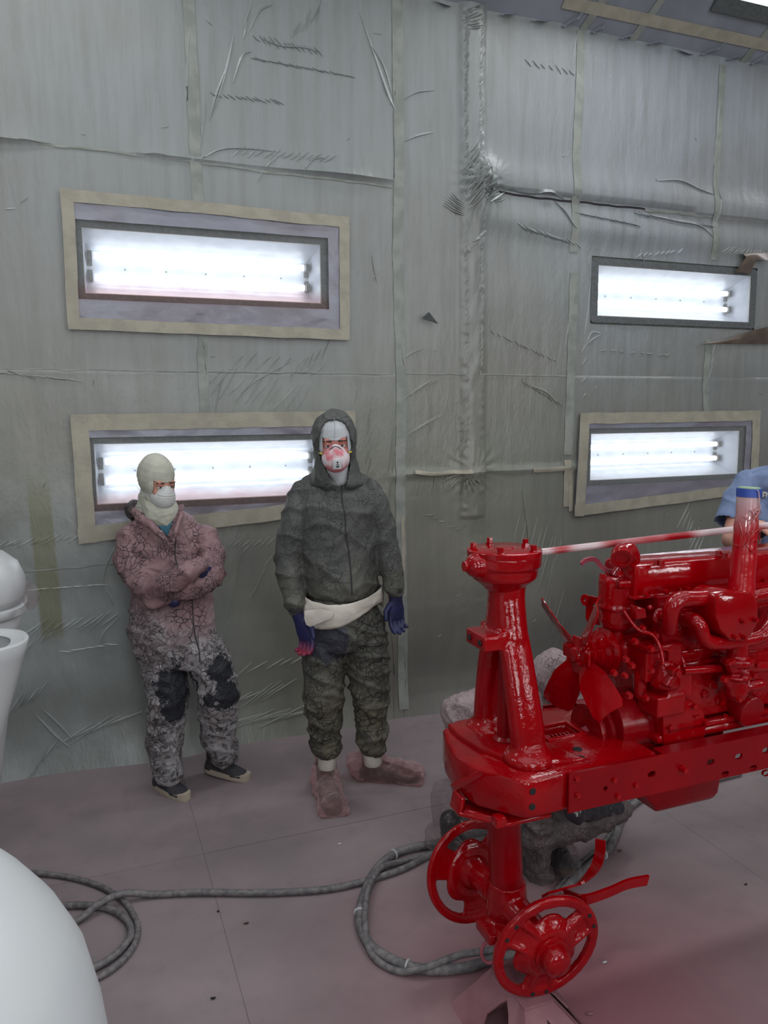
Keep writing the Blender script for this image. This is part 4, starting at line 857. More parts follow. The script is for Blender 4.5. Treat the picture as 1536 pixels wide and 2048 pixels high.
# ------------------------------------------------------------------ pink dusted stand under the axle
ST = thing('axle_stand', 'low dusty pink triangular stand with cut-out sides, under the near wheel hub', 'stand', (1.09, 1.66, 0))
top = [Vector((1.05, 1.68, .118)), Vector((1.14, 1.68, .118)), Vector((1.14, 1.86, .118)), Vector((1.05, 1.86, .118))]
bas = [Vector((.925, 1.42, 0)), Vector((1.26, 1.42, 0)), Vector((1.26, 1.90, 0)), Vector((.925, 1.90, 0))]
for k in range(4):
    k2 = (k+1) % 4; q = [bas[k], bas[k2], top[k2], top[k]]; n_ = (q[1]-q[0]).cross(q[2]-q[0]).normalized()
    def bl(u, v): return (q[0]*(1-u)+q[1]*u)*(1-v)+(q[3]*(1-u)+q[2]*u)*v
    ho = [bl(.34, .22), bl(.62, .22), bl(.68, .4), bl(.62, .74), bl(.54, .86), bl(.44, .74), bl(.32, .45)]
    ol = [q[0], bl(.12, .0), bl(.2, .05), bl(.8, .05), bl(.88, 0), q[1], q[2], q[3]]
    MB().prism(ol, n_*-.005, [ho]).build('side_plate', PINKS, ST, smooth=0)
MB().box((1.095, 1.77, .118), (.095, .19, .008)).build('top_plate', PINKS, ST, bevel=.003)
MB().cyl((1.09, 1.74, .115), (1.09, 1.74, .135), .02, seg=20).build('screw', PINKS, ST)
tr = []; c = A(978, 1905, Y=1.86)
tr = [c+Vector((.02*math.cos(a), -.01*math.cos(a), .034*math.sin(a))) for a in np.linspace(.6, 2*PI-.6, 20)]
MB().tube(tr, .0055, 10).build('carry_ring', simple('pink_rubber', lin(150, 78, 88), .6), ST, smooth=60)
#@@PEOPLE
# ------------------------------------------------------------------ people
from mathutils.bvhtree import BVHTree
RTH = Vector((math.cos(YAW), -math.sin(YAW), 0)); FWH = Vector((math.sin(YAW), math.cos(YAW), 0)); UZ = Vector((0, 0, 1))
BAS = Matrix((RTH, FWH, UZ)).transposed()
def B(x, y, d):
    """pixel at horizontal distance d in front of the viewpoint"""
    v = FW + RT*((x-768)/FPX) - UP*((y-1024)/FPX); return CP + v*(d/v.dot(FWH))
def ringp(x, y, hw, ry, d, yaw=0, n=28, pw=1.0):
    c = B(x, y, d); rx = hw*d/FPX; ca, sa = math.cos(math.radians(yaw)), math.sin(math.radians(yaw)); o = []
    for k in range(n):
        a = 2*PI*k/n; X_ = rx*math.copysign(abs(math.cos(a))**pw, math.cos(a)); Y_ = ry*math.copysign(abs(math.sin(a))**pw, math.sin(a))
        o.append(c + RTH*(X_*ca-Y_*sa) + FWH*(X_*sa+Y_*ca))
    return o
def chain(m, pts, seg=18):
    for (p, r), (q, s) in zip(pts[:-1], pts[1:]): m.cap(p, q, r, s, seg)
def wrk(amp=.008, fx=9, fz=20, seed=0, fine=.003):
    def f(p, n):
        q = Vector((p.x*fx, p.y*fx, p.z*fz+p.x*5)) + Vector((seed, seed, 0))
        a = 1-abs(noise.noise(q)); b = 1-abs(noise.noise(Vector((p.x*fx*2.6+4, p.y*fx*2.6, p.z*fz*1.9-p.x*16+seed))))
        return amp*(a**4-.35) + fine*(b**4-.3)
    return f
def bvh(o):
    off = wloc(o); me = o.data; return BVHTree.FromPolygons([v.co+off for v in me.vertices], [p.vertices[:] for p in me.polygons])
def drape(tree, pts, off=.002):
    o = []
    for (x, y) in pts:
        d = (FW + RT*((x-768)/FPX) - UP*((y-1024)/FPX)).normalized(); h = tree.ray_cast(CP, d)
        if h[0] is not None: o.append(h[0]-d*off)
    return o
def dens(pts, n=5): return [(p.x, p.y) for p in spline([(x, y, 0) for x, y in pts], n)]
def sew(parent, tree, pts, r, mat, name, off=.0005, smooth=60):
    P = drape(tree, dens(pts), off)
    if len(P) > 1: return MB().tube(P, r, 6).build(name, mat, parent, smooth=smooth)
def glove(name, parent, wrist, tipdir, side, curl, mat, sc=1.0, spread=1.0, cuff=.07):
    w_ = Vector(wrist); d = Vector(tipdir).normalized(); u = Vector(side); u = (u-d*u.dot(d)).normalized(); n = d.cross(u)*curl[0]
    m = MB(); m.cap(w_-d*cuff*sc, w_, .036*sc, .030*sc, 16, sx=1, sy=.8, u=u)
    rg = []
    for t, a, b in ((0, .030, .024), (.02, .034, .021), (.05, .041, .019), (.085, .042, .016), (.095, .036, .012)):
        rg.append([w_+d*t*sc+u*a*sc*math.cos(2*PI*k/20)+n*b*sc*math.sin(2*PI*k/20) for k in range(20)])
    m.loft(rg)
    for k, (o, L) in enumerate(((-.0300, .060), (-.0100, .074), (.0100, .080), (.0300, .070))):
        p = w_+d*.084*sc+u*o*sc; dd = (d+u*o*2.2*spread).normalized(); r = .0112*sc
        for s_ in range(3):
            an = curl[1]*(s_+.6)*(1+.12*(3-k)); dv = (dd*math.cos(an)+n*math.sin(an)); q = p+dv*L*sc*(.42, .32, .26)[s_]; m.cap(p, q, r, r*.92, 12); p = q; r *= .92
    p = w_+d*.022*sc+u*.030*sc; q = p+(d*.6+u*.72+n*.3).normalized()*.042*sc; m.cap(p, q, .0135*sc, .0115*sc, 12); m.cap(q, q+(d*.92+u*.15+n*.35).normalized()*.034*sc, .0112*sc, .009*sc, 12)
    return m.blob(name, mat, parent, voxel=.0035, it=2)
def headR(yaw, pitch, roll=0):
    return BAS @ Matrix.Rotation(math.radians(yaw), 3, 'Z') @ Matrix.Rotation(math.radians(pitch), 3, 'X') @ Matrix.Rotation(math.radians(roll), 3, 'Y')
def skull(m, c, R, g=0.0, s=1.0):
    L = lambda x, y, z: c+R@(Vector((x, y, z))*s)
    m.ell(L(0, .012, .025), ((.076+g)*s, (.098+g)*s, (.100+g)*s), R); m.ell(L(0, -.022, -.055), ((.058+g)*s, (.068+g)*s, (.068+g)*s), R); m.ell(L(0, -.028, -.005), ((.066+g)*s, (.066+g)*s, (.07+g)*s), R)
    m.cap(L(0, .015, -.05), L(0, .03, -.17), (.055+g)*s, (.062+g)*s)
def face(m, c, R, s=1.0, ears=False):
    L = lambda x, y, z: c+R@(Vector((x, y, z))*s)
    m.cap(L(0, -.092, .006), L(0, -.114, -.034), .009*s, .013*s, 10); m.cap(L(-.04, -.082, .022), L(.04, -.082, .022), .010*s, .010*s, 10)
    for sg in (-1, 1): m.ell(L(sg*.034, -.074, -.03), (.024*s, .02*s, .02*s), R, 12)
    m.ell(L(0, -.080, -.066), (.022*s, .011*s, .010*s), R, 12); m.ell(L(0, -.070, -.100), (.02*s, .018*s, .016*s), R, 12)
    for sg in ((-1, 1) if ears else ()): m.ell(L(sg*.079, .0, -.01), (.010*s, .022*s, .032*s), R, 12)
def eyes(parent, c, R, s=1.0, lid=.35):
    for sg in (-1, 1):
        e = c+R@(Vector((sg*.031, -.079, .002))*s)
        MB().ell(e, (.0125*s, .0125*s, .0125*s), R, 14).build('eye', simple('eye_white', (.55, .5, .48), .3) if 'eye_white' not in MATS else MATS['eye_white'], parent, smooth=180)
        MB().ell(e+R@(Vector((sg*-.001, -.0095, -.001))*s), (.0058*s, .004*s, .0058*s), R, 12).build('iris', DARKH, parent, smooth=180)
        MB().ell(e+R@(Vector((0, -.001, .0065))*s), (.0155*s, .0135*s, .0075*s), R, 14).build('eyelid', SKINP, parent, smooth=180)
        MB().cap(e+R@(Vector((sg*-.014, -.011, .018))*s), e+R@(Vector((sg*.016, -.006, .020))*s), .0042*s, .003*s, 8).build('eyebrow', DARKH, parent, smooth=180)
def hlocal(c, R, s=1.0):
    Ri = R.transposed(); return lambda p: (Ri@(p-c))/s
def shoe(parent, heel, toe, mat, sole, L=None, sc=1.0, lift=0):
    h = Vector(heel); t = Vector(toe); f = (t-h); L = L or f.length; f.normalize(); s_ = f.cross(UZ).normalized(); up = s_.cross(f).normalized()
    P = lambda x, y, z: h+f*x*L+s_*y+up*z
    m = MB(); st = ((.02, .026, .062), (.12, .034, .085), (.3, .036, .088), (.48, .038, .070), (.7, .043, .052), (.88, .038, .040), (.97, .024, .028)); rg = []
    for x, w_, hh in st: rg.append([P(x, w_*sc*math.copysign(abs(math.cos(a))**.8, math.cos(a)), .018+(hh-.018)*sc*max(0, math.sin(a))**.75) for a in [PI*k/14 for k in range(15)]]+[P(x, -w_*sc*(1-2*k/6), .016) for k in range(1, 6)])
    m.loft(rg); m.cap(P(.18, 0, .06), P(.17, 0, .14), .036*sc, .040*sc)
    up_ = m.blob('shoe_upper', mat, parent, voxel=.005, it=2)
    ol = []; N_ = 26
    for k in range(N_):
        a = 2*PI*k/N_; x = .5-.53*math.cos(a); w_ = (.040+.010*max(0, x-.4))*sc*abs(math.sin(a))**.7*(1 if math.sin(a) > 0 else -1); ol.append((x, w_))
    rg = [[P(x, w_*.96, 0) for x, w_ in ol], [P(x, w_*1.03, .010) for x, w_ in ol], [P(x, w_*1.0, .026+.010*(abs(x-.5)*2)**2) for x, w_ in ol]]
    MB().loft(rg).build('sole', sole, up_, smooth=50); return up_
# ---- tall person
D = 3.33
TP = thing('person', 'taller standing person in charcoal hooded coveralls, red-stained mask, navy gloves and white waist rag', 'person', (1.06, 3.26, 0))
CAM_G = coverall('charcoal_spray_jacket', lin(72, 74, 72), lin(86, 86, 78), (.012, .012, .012), [], pz=(1.0, 1.2), scale=26, cw=.03, kk=.5)
CAM_T = coverall('charcoal_crusted_trousers', lin(78, 78, 72), lin(92, 88, 74), (.006, .006, .006), [(tuple(B(655, 1290, D-.14)-TP.location), .10)], pz=(.3, .8), pcol=lin(50, 52, 62), scale=24, cw=.07, cells=.55)
hc = B(670, 886, D-.03); HR = headR(4, 6, -2)
m = MB(); skull(m, hc, HR); face(m, hc, HR)
m.loft([ringp(672, 962, 22, .04, D+.02), ringp(672, 990, 56, .07, D), ringp(673, 1060, 68, .11, D), ringp(678, 1160, 62, .10, D), ringp(685, 1240, 62, .10, D), ringp(688, 1290, 40, .08, D)])
for pts in ([((612, 1000), .032), ((582, 1110), .03), ((592, 1220), .024), ((604, 1262), .024)], [((738, 1000), .032), ((772, 1095), .03), ((788, 1190), .027), ((792, 1225), .028)],
            [((655, 1255), .075), ((648, 1390), .055), ((655, 1498), .03)], [((725, 1255), .075), ((740, 1385), .055), ((746, 1490), .03)]):
    chain(m, [(B(*p, D), r) for p, r in pts])
m.blob('body', SKINP, TP, voxel=.007, it=2); eyes(TP, hc, HR)
# jacket
m = MB()
m.loft([ringp(670, 938, 40, .05, D+.06), ringp(671, 952, 62, .065, D+.05), ringp(672, 968, 76, .085, D+.03), ringp(673, 988, 82, .105, D+.01), ringp(675, 1020, 84, .125, D), ringp(676, 1070, 80, .135, D), ringp(680, 1130, 76, .14, D), ringp(683, 1165, 76, .145, D), ringp(685, 1186, 68, .135, D), ringp(686, 1194, 55, .11, D)], True)
aL = [(B(606, 986, D+.02), .056), (B(599, 1012, D), .062), (B(590, 1050, D-.02), .066), (B(577, 1115, D-.02), .062), (B(583, 1165, D-.04), .057), (B(591, 1205, D-.06), .046), (B(594, 1216, D-.06), .038)]
aR = [(B(740, 984, D+.02), .056), (B(748, 1010, D), .060), (B(762, 1050, D), .061), (B(775, 1100, D-.0), .056), (B(781, 1140, D-.02), .050), (B(787, 1170, D-.03), .043), (B(789, 1180, D-.03), .036)]
chain(m, aL); chain(m, aR)
jk = m.blob('jacket', CAM_G, TP, voxel=.0075, it=3, disp=wrk(.012, 7, 10, 3, .005)); jt = bvh(jk)
for pts in ([(683, 966), (684, 1000), (690, 1030), (692, 1070), (697, 1100), (702, 1150), (704, 1190)],): sew(jk, jt, pts, .0035, DARKT, 'zip_flap')
for pts in ([(612, 1110), (640, 1130), (672, 1145), (700, 1148)], [(604, 1125), (640, 1155), (690, 1165), (700, 1165)], [(612, 1095), (640, 1098)], [(747, 1060), (738, 1110), (752, 1130), (740, 1150)], [(612, 1030), (614, 1070), (608, 1110)], [(628, 940), (622, 1000), (616, 1020)], [(745, 1090), (770, 1085), (790, 1080)], [(748, 1110), (770, 1104), (792, 1098)], [(690, 1010), (720, 1060), (750, 1090)], [(560, 1140), (590, 1150), (605, 1150)], [(556, 1170), (590, 1178), (606, 1172)]):
    sew(jk, jt, pts, .0022, CAM_G, 'seam_ridge', off=-.0004)
for c_, r_, a_, b_ in ((aL[-1][0], .040, (590, 1213), 0), (aR[-1][0], .036, (788, 1178), 0)): MB().lathe(c_-UZ*.012, (0, 0, 1), [(0, r_*.98), (.005, r_*1.04), (.022, r_*1.06), (.026, r_)], 24).build('cuff', DARKT, jk)
# hood
hl = hlocal(hc, HR)
m = MB(); m.ell(hc+HR@Vector((0, .020, .022)), (.098, .122, .118), HR); m.ell(hc+HR@Vector((0, .03, -.05)), (.094, .108, .11), HR); m.loft([ringp(672, 920, 42, .10, D), ringp(672, 945, 46, .105, D), ringp(674, 968, 54, .105, D), ringp(674, 978, 40, .08, D)])
def hoodcut(p):
    q = hl(p)
    if q.y > .05: return False
    if q.z > -.02: return abs(q.x) < .071*math.sqrt(max(0, 1-((q.z+.02)/.128)**3))
    return abs(q.x-.12*max(0, -q.z-.05)) < .069*max(0, 1-((-q.z-.02)/.185)**1.6)
hd = m.blob('hood', CAM_G, TP, voxel=.006, it=3, disp=wrk(.008, 9, 9, 8, .003), cut=hoodcut, thick=.006)
# balaclava + mask
m = MB(); skull(m, hc, HR, .006); m.cap(hc+HR@Vector((0, .0, -.10)), hc+HR@Vector((0, .03, -.2)), .058, .072); m.cap(hc+HR@Vector((0, -.03, -.10)), B(680, 955, D-.035), .052, .040)
def eyecut(p):
    q = hl(p); top = .021+.010*abs(q.x)/.05
    return q.y < -.03 and abs(q.x) < .053 and -.045 < q.z < top
m.blob('balaclava', KNIT, TP, voxel=.0035, it=3, cut=eyecut, thick=.003)
L = lambda x, y, z, c=hc, R=HR: c+R@Vector((x, y, z))
def fmask(parent, c, R, mat, ribs=False, s=1.0):
    L = lambda x, y, z: c+R@(Vector((x, y, z))*s); o = []
    rings = []
    for i in range(10):
        t = i/9; k = math.cos(t*PI/2)**.75 if t < 1 else 0; y = -.050-.082*math.sin(t*PI/2)
        rings.append([L(.060*k*math.cos(a)*(1-.5*max(0, math.sin(a))**2), y-(.006*math.sin(a*1)*0), -.052+(.075 if math.sin(a) > 0 else .064)*k*math.sin(a)-.006*t + (.004*math.sin(t*34) if False else 0)) for a in [2*PI*q/36 for q in range(36)]])
    mk = MB().loft(rings).build('respirator_mask', mat, parent, smooth=180)
    if ribs:
        for k in range(6):
            z = -.030-.011*k; P = []
            for q in range(13):
                x = -.045+.09*q/12; rr = (x/.060)**2+((z+.052)/.064)**2
                if rr < .93: P.append(L(x, -.050-.083*math.sqrt(max(0, 1-rr**1.0))**1.0, z))
            if len(P) > 2: MB().tube(P, .0028*s, 8).build('moulded_rib', mat, mk, smooth=180)
    return mk
mk = fmask(TP, hc, HR, MASKR)
MB().tube([L(-.024, -.104, -.012), L(-.012, -.113, -.001), L(0, -.116, .004), L(.012, -.113, -.001), L(.024, -.104, -.012)], .0022, 8).build('nose_clip', GASK, mk, smooth=180)
vb = MB(); 
def obox(mb, c, R, d): return mb.box(c, d, R)
obox(vb, L(.004, -.132, -.070), HR, (.036, .018, .040)); vv = vb.build('exhale_valve', WHITE2, TP, bevel=.004)
obox(MB(), L(.006, -.1415, -.078), HR, (.012, .001, .006)).build('valve_print', BLACK, vv); obox(MB(), L(.006, -.1415, -.070), HR, (.010, .001, .003)).build('valve_print', BLACK, vv); MB().ell(L(.006, -.1415, -.061), (.004, .001, .004), HR, 10).build('valve_print', BLACK, vv)
for sg in (-1, 1):
    MB().cap(L(sg*.050, -.076, -.034), L(sg*.066, -.060, -.032), .0042, .0035, 8).build('strap_clip', YEL, mk, smooth=180); MB().tube([L(sg*.066, -.060, -.032), L(sg*.082, -.01, -.03), L(sg*.070, .03, -.02)], .0014, 6).build('strap', KNIT, mk, smooth=60)
    MB().tube([L(sg*.056, -.058, -.040), L(sg*.040, -.105, -.064), L(sg*.022, -.130, -.076)], .0012, 6).build('strap', KNIT, mk, smooth=60)
MB().tube([L(0, -.112, .034), L(.002, -.106, .060), L(.003, -.093, .090), L(.002, -.075, .115)], .0012, 6).build('forehead_seam', simple('grey_thread', lin(140, 146, 154), .8), TP, smooth=60)
# trousers
def legs(nm, parent, mat, L1, L2, hips, vox=.0075, dsp=None):
    m = MB(); m.loft(hips); chain(m, L1); chain(m, L2); return m.blob(nm, mat, parent, voxel=vox, it=3, disp=dsp)
lg1 = [(B(652, 1250, D), .098), (B(650, 1320, D-.01), .094), (B(648, 1385, D-.02), .090), (B(646, 1412, D-.02), .083), (B(648, 1440, D-.01), .076), (B(650, 1475, D), .068), (B(653, 1492, D-.01), .066), (B(654, 1496, D-.01), .05)]
lg2 = [(B(727, 1250, D), .098), (B(736, 1320, D), .094), (B(738, 1375, D), .088), (B(740, 1400, D), .080), (B(741, 1440, D+.01), .074), (B(743, 1468, D), .072), (B(744, 1486, D), .066), (B(745, 1490, D), .05)]
tr = legs('trousers', TP, CAM_T, lg1, lg2, [ringp(685, 1185, 62, .12, D), ringp(687, 1225, 74, .14, D), ringp(689, 1265, 76, .14, D), ringp(690, 1290, 66, .11, D)], dsp=wrk(.016, 6, 16, 5, .006)); tt = bvh(tr)
for pts in ([(606, 1405), (640, 1418), (670, 1412), (690, 1400)], [(700, 1385), (740, 1400), (770, 1395)], [(700, 1405), (740, 1418), (772, 1412)], [(612, 1430), (650, 1445), (680, 1440)], [(714, 1455), (745, 1462), (772, 1455)], [(618, 1470), (650, 1480), (680, 1468)], [(695, 1330), (690, 1280), (700, 1250)], [(700, 1340), (740, 1360), (775, 1380)]):
    sew(tr, tt, pts, .003, CAM_T, 'fold_ridge', off=-.0005)
# rag round the waist
def rag():
    rg = []; n = 64; m = MB(); c = B(684, 1215, D); k_ = D/FPX
    for j in range(9):
        t = j/8; row = []
        for q in range(n):
            a = 2*PI*q/n; x = math.cos(a); yt = 1176+16*(1-x*x)-6*x; yb = 1230-26*x+6*math.sin(3*a) if math.sin(a) < 0 else 1215
            y = yt*(1-t)+yb*t; bul = .172+.010*math.sin(t*PI)+.009*(1-abs(noise.noise(Vector((x*3, t*9+x*3, 2)))))**3-.004; z = c.z-(y-1215)*k_
            row.append(Vector((c.x, c.y, z))+RTH*bul*x+FWH*(bul*.86)*math.sin(a))
        rg.append(row)
    m.loft(rg, closed=False); o = m.build('waist_rag', CLOTH, TP, smooth=180, fixn=False); sd = o.modifiers.new('t', 'SOLIDIFY'); sd.thickness = .004
    return o
rg_ = rag(); rt_ = bvh(rg_)
MB().prism([B(x, y, D-.175) for x, y in ((609, 1222), (640, 1218), (668, 1224), (664, 1237), (640, 1246), (620, 1254), (612, 1250), (608, 1236))], FWH*.006).build('rag_tail', CLOTH, rg_, bevel=.002)
for pts in ([(610, 1190), (650, 1205), (700, 1210), (750, 1195)], [(612, 1205), (660, 1216), (720, 1214), (755, 1200)], [(608, 1180), (640, 1190), (670, 1200)]): sew(rg_, rt_, pts, .003, CLOTH, 'rag_fold', off=0)
# gloves
glove('glove', TP, aL[-1][0]-UZ*.045+RTH*.012, Vector((0, 0, -1))+RTH*.32-FWH*.1, RTH*.8-FWH*.6, (1, .5), glove_red(), 1.12, spread=.25, cuff=.04)
glove('glove', TP, aR[-1][0]-UZ*.040+RTH*.006, Vector((0, 0, -1))-RTH*.0, -RTH*.85-FWH*.5, (-1, .42), GLOVE, 1.0, spread=.25, cuff=.035)
# boots in plastic
def bagboot(parent, heel, toe, bag, sc=1.15, tall=.2):
    h = Vector(heel); t = Vector(toe); u_ = shoe(parent, h, t, BOOT, BOOT, sc=sc); f = (t-h).normalized(); s_ = f.cross(UZ)
    L = (t-h).length; m = MB(); m.cap(h+UZ*.055-f*.01, h+f*L*.9+UZ*.045, .062, .056, 12); m.cap(h+f*L*.2+UZ*.06, h+f*L*.16+UZ*tall, .070, .045, 12); m.box(h+f*L*.5+UZ*.012, (.02, .02, .02))
    m.box(h+f*L*.52+UZ*.014, (L*1.15, .135, .02), Matrix((f, s_, UZ)).transposed())
    b_ = m.blob('plastic_bag', bag, parent, voxel=.016, it=2, flat=True, disp=lambda p, n: .016*noise.noise(p*18)+.012*noise.noise(p*45)); return b_
an1, an2 = B(654, 1500, D), B(745, 1493, D)
for an, r_ in ((an1, .042), (an2, .042)): MB().lathe(an-UZ*.085, (0, 0, 1), [(0, r_*.9), (.01, r_), (.05, r_*1.02), (.10, r_*.9)], 20).build('ankle_wrap', CLOTH, TP)
bagboot(TP, A(648, 1570, Z=0), A(668, 1632, Z=0)*1.0, PBAG)
bagboot(TP, A(722, 1553, Z=0), A(838, 1562, Z=0), PBAG)
# ---- shorter person
D2 = 3.50
SP = thing('person', 'shorter person with crossed arms, pink-stained coveralls, cream balaclava and white dust mask', 'person', (.42, 3.62, 0))
o_ = SP.location
PK = coverall('pink_crusted_coverall', lin(132, 103, 107), lin(138, 136, 138), (.010, .008, .010), [(tuple(B(350, 1372, D2-.10)-o_), .095), (tuple(B(352, 1418, D2-.10)-o_), .07), (tuple(B(450, 1340, D2-.09)-o_), .08), (tuple(B(458, 1392, D2-.08)-o_), .08), (tuple(B(420, 1400, D2-.08)-o_), .04)], pz=(.62, .95), pcol=(.012, .014, .020), scale=30, cw=.08, cells=.6)
hc2 = B(313, 962, D2+.06); H2 = headR(46, 16, 0)
m = MB(); skull(m, hc2, H2, 0, .97); face(m, hc2, H2, .97)
m.loft([ringp(325, 1030, 24, .05, D2+.08), ringp(332, 1070, 60, .08, D2+.1), ringp(340, 1150, 62, .09, D2+.08), ringp(345, 1240, 60, .09, D2+.03), ringp(352, 1300, 55, .09, D2)])
chain(m, [(B(270, 1085, D2+.1), .03), (B(283, 1165, D2-.01), .028), (B(310, 1178, D2-.09), .026), (B(390, 1136, D2-.15), .022)]); chain(m, [(B(408, 1080, D2+.09), .03), (B(422, 1148, D2-.02), .028), (B(360, 1182, D2-.09), .022), (B(320, 1198, D2-.10), .020)])
chain(m, [(B(320, 1300, D2), .07), (B(334, 1390, D2-.02), .05), (B(337, 1545, D2-.06), .03)]); chain(m, [(B(405, 1300, D2), .07), (B(445, 1385, D2+.02), .05), (B(449, 1508, D2+.06), .03)])
m.blob('body', SKIN, SP, voxel=.007, it=2); eyes(SP, hc2, H2, .97)
m = MB()
m.loft([ringp(325, 1022, 36, .08, D2+.08), ringp(328, 1040, 60, .09, D2+.09), ringp(334, 1065, 84, .105, D2+.1), ringp(338, 1110, 82, .12, D2+.09), ringp(342, 1170, 80, .12, D2+.06), ringp(343, 1215, 84, .125, D2+.03), ringp(345, 1260, 92, .13, D2+.01), ringp(350, 1300, 86, .125, D2), ringp(355, 1330, 66, .10, D2)])
sL = [(B(262, 1075, D2+.08), .062), (B(256, 1120, D2+.05), .064), (B(283, 1165, D2-.02), .062), (B(310, 1178, D2-.10), .058)]
sL2 = [(B(310, 1178, D2-.10), .058), (B(345, 1162, D2-.15), .050), (B(380, 1140, D2-.16), .046), (B(398, 1132, D2-.15), .036)]
sR = [(B(410, 1075, D2+.08), .060), (B(424, 1110, D2+.04), .060), (B(425, 1150, D2-.03), .056), (B(405, 1165, D2-.09), .052), (B(360, 1182, D2-.10), .046), (B(310, 1200, D2-.10), .044)]
chain(m, sL+sL2[1:]); chain(m, sR)
g1 = [(B(318, 1295, D2), .108), (B(328, 1345, D2-.01), .105), (B(335, 1390, D2-.03), .096), (B(334, 1440, D2-.03), .086), (B(328, 1480, D2-.04), .083), (B(332, 1515, D2-.05), .074), (B(338, 1545, D2-.06), .066), (B(339, 1552, D2-.06), .05)]
g2 = [(B(395, 1290, D2), .105), (B(425, 1335, D2), .098), (B(438, 1385, D2+.0), .098), (B(436, 1430, D2+.03), .090), (B(438, 1475, D2+.05), .083), (B(448, 1505, D2+.06), .070), (B(450, 1515, D2+.06), .05)]
chain(m, g1); chain(m, g2)
cv_ = m.blob('coverall', PK, SP, voxel=.0075, it=3, disp=wrk(.012, 8, 13, 11, .005)); ct = bvh(cv_)
sew(cv_, ct, [(352, 1075), (350, 1110), (356, 1135)], .003, DARKT, 'zip_flap'); sew(cv_, ct, [(384, 1195), (386, 1230), (390, 1270), (398, 1300), (400, 1325)], .003, DARKT, 'zip_flap')
for pts in ([(255, 1060), (290, 1085), (300, 1110)], [(275, 1040), (300, 1075), (318, 1100)], [(400, 1075), (404, 1100), (398, 1120)], [(260, 1215), (300, 1230), (345, 1240)], [(290, 1490), (325, 1500), (365, 1490)], [(302, 1520), (340, 1530), (368, 1518)], [(310, 1545), (340, 1552), (366, 1540)], [(405, 1490), (440, 1500), (476, 1488)], [(300, 1440), (335, 1465), (372, 1452)], [(400, 1440), (435, 1455), (470, 1440)], [(398, 1325), (385, 1300), (360, 1290)], [(405, 1090), (430, 1100), (447, 1118)], [(330, 1190), (370, 1198), (410, 1190)]):
    sew(cv_, ct, pts, .003, PK, 'fold_ridge', off=-.0005)
# collar flaps, hood bundle, shirt
q_ = drape(ct, [(306, 1040), (322, 1036), (346, 1038), (341, 1054), (335, 1072), (320, 1056)], .004)
MB().prism(q_, FWH*.003).build('shirt_front', TEAL, SP, smooth=0)
m = MB(); m.tube([B(x, y, d) for x, y, d in ((266, 1012, D2+.14), (280, 1034, D2+.03), (305, 1052, D2-.03), (330, 1078, D2-.055), (342, 1095, D2-.05))], [.022, .022, .018, .013, .008], 12); m.tube([B(x, y, d) for x, y, d in ((362, 1012, D2+.10), (362, 1034, D2+.0), (352, 1060, D2-.04), (346, 1090, D2-.05))], [.012, .012, .010, .007], 12)
m.blob('collar', PK, SP, voxel=.005, it=2, disp=wrk(.006, 14, 14, 2, .003))
m = MB(); m.ell(B(268, 1020, D2+.13), (.035, .06, .045), BAS); m.ell(B(285, 1030, D2+.16), (.06, .06, .05), BAS); m.blob('hood_bundle', simple('brown_crusted_hood', lin(66, 58, 58), .6, c2=lin(44, 38, 40), scale=30, bmp=.6), SP, voxel=.006, it=2, disp=wrk(.01, 18, 18, 2, .004))
h2 = hlocal(hc2, H2, .97)
m = MB(); skull(m, hc2, H2, .007, .97); m.cap(hc2+H2@Vector((0, .0, -.09)), B(325, 1028, D2+.06), .068, .082)
m.blob('balaclava', KNITC, SP, voxel=.0035, it=3, cut=lambda p: (lambda q: q.y < -.025 and abs(q.x) < .056 and -.06 < q.z < .024)(h2(p)), thick=.003, disp=lambda p, n: .004*(1-abs(noise.noise(Vector((p.x*12, p.y*12, p.z*26)))))**4 if p.z < hc2.z-.06 else 0)
mk = fmask(SP, hc2, H2, MASKW, True, .97)
for sg in (-1, 1): MB().tube([hc2+H2@Vector((sg*.055, -.06, -.05)), hc2+H2@Vector((sg*.078, -.02, -.045)), hc2+H2@Vector((sg*.082, .03, -.03))], .0012, 6).build('strap', KNIT, mk, smooth=60)
glove('glove', SP, B(338, 1200, D2-.10), B(298, 1192, D2-.06)-B(338, 1200, D2-.10), UZ, (1, .2), GLOVE, .85, cuff=.03)
glove('glove', SP, B(396, 1140, D2-.145), B(425, 1150, D2-.06)-B(396, 1140, D2-.145), UZ, (-1, .3), GLOVE, .8, cuff=.03)
shoe(SP, A(312, 1572, Z=0), A(376, 1602, Z=0), SHOE, SOLE, L=.235)
shoe(SP, A(412, 1540, Z=.02), A(500, 1562, Z=0), SHOE, SOLE, L=.235)
# ---- crouching person beyond the tractor
CPN = thing('person', 'person crouching behind the tractor frame in dusty grey coveralls, feet in clear plastic', 'person', (1.45, 2.5, 0))
GR = coverall('dusty_grey_pink_coverall', lin(152, 134, 136), lin(84, 76, 76), (.03, .024, .026), [], pz=(.35, .5), scale=30, cw=.03)
pA, pB = A(905, 1712, Z=0), A(1105, 1742, Z=0)
m = MB(); hip_ = Vector((1.45, 2.66, .33)); sh = Vector((1.50, 2.54, .60)); kn1 = Vector((1.50, 2.50, .34)); kn2 = A(1190, 1628, Y=2.36)
m.cap(hip_, sh, .10, .10); m.cap(hip_, Vector((1.44, 2.62, .26)), .06, .04); m.cap(hip_, kn2, .06, .04)
for p in ((sh+Vector((.0, .12, .02)), Vector((1.72, 2.62, .42)), Vector((1.78, 2.40, .55))), (sh+Vector((0, -.10, .02)), Vector((1.62, 2.32, .42)), Vector((1.74, 2.25, .52)))): chain(m, list(zip(p, (.04, .035, .028)))); m.ell(p[2], (.035, .02, .045))
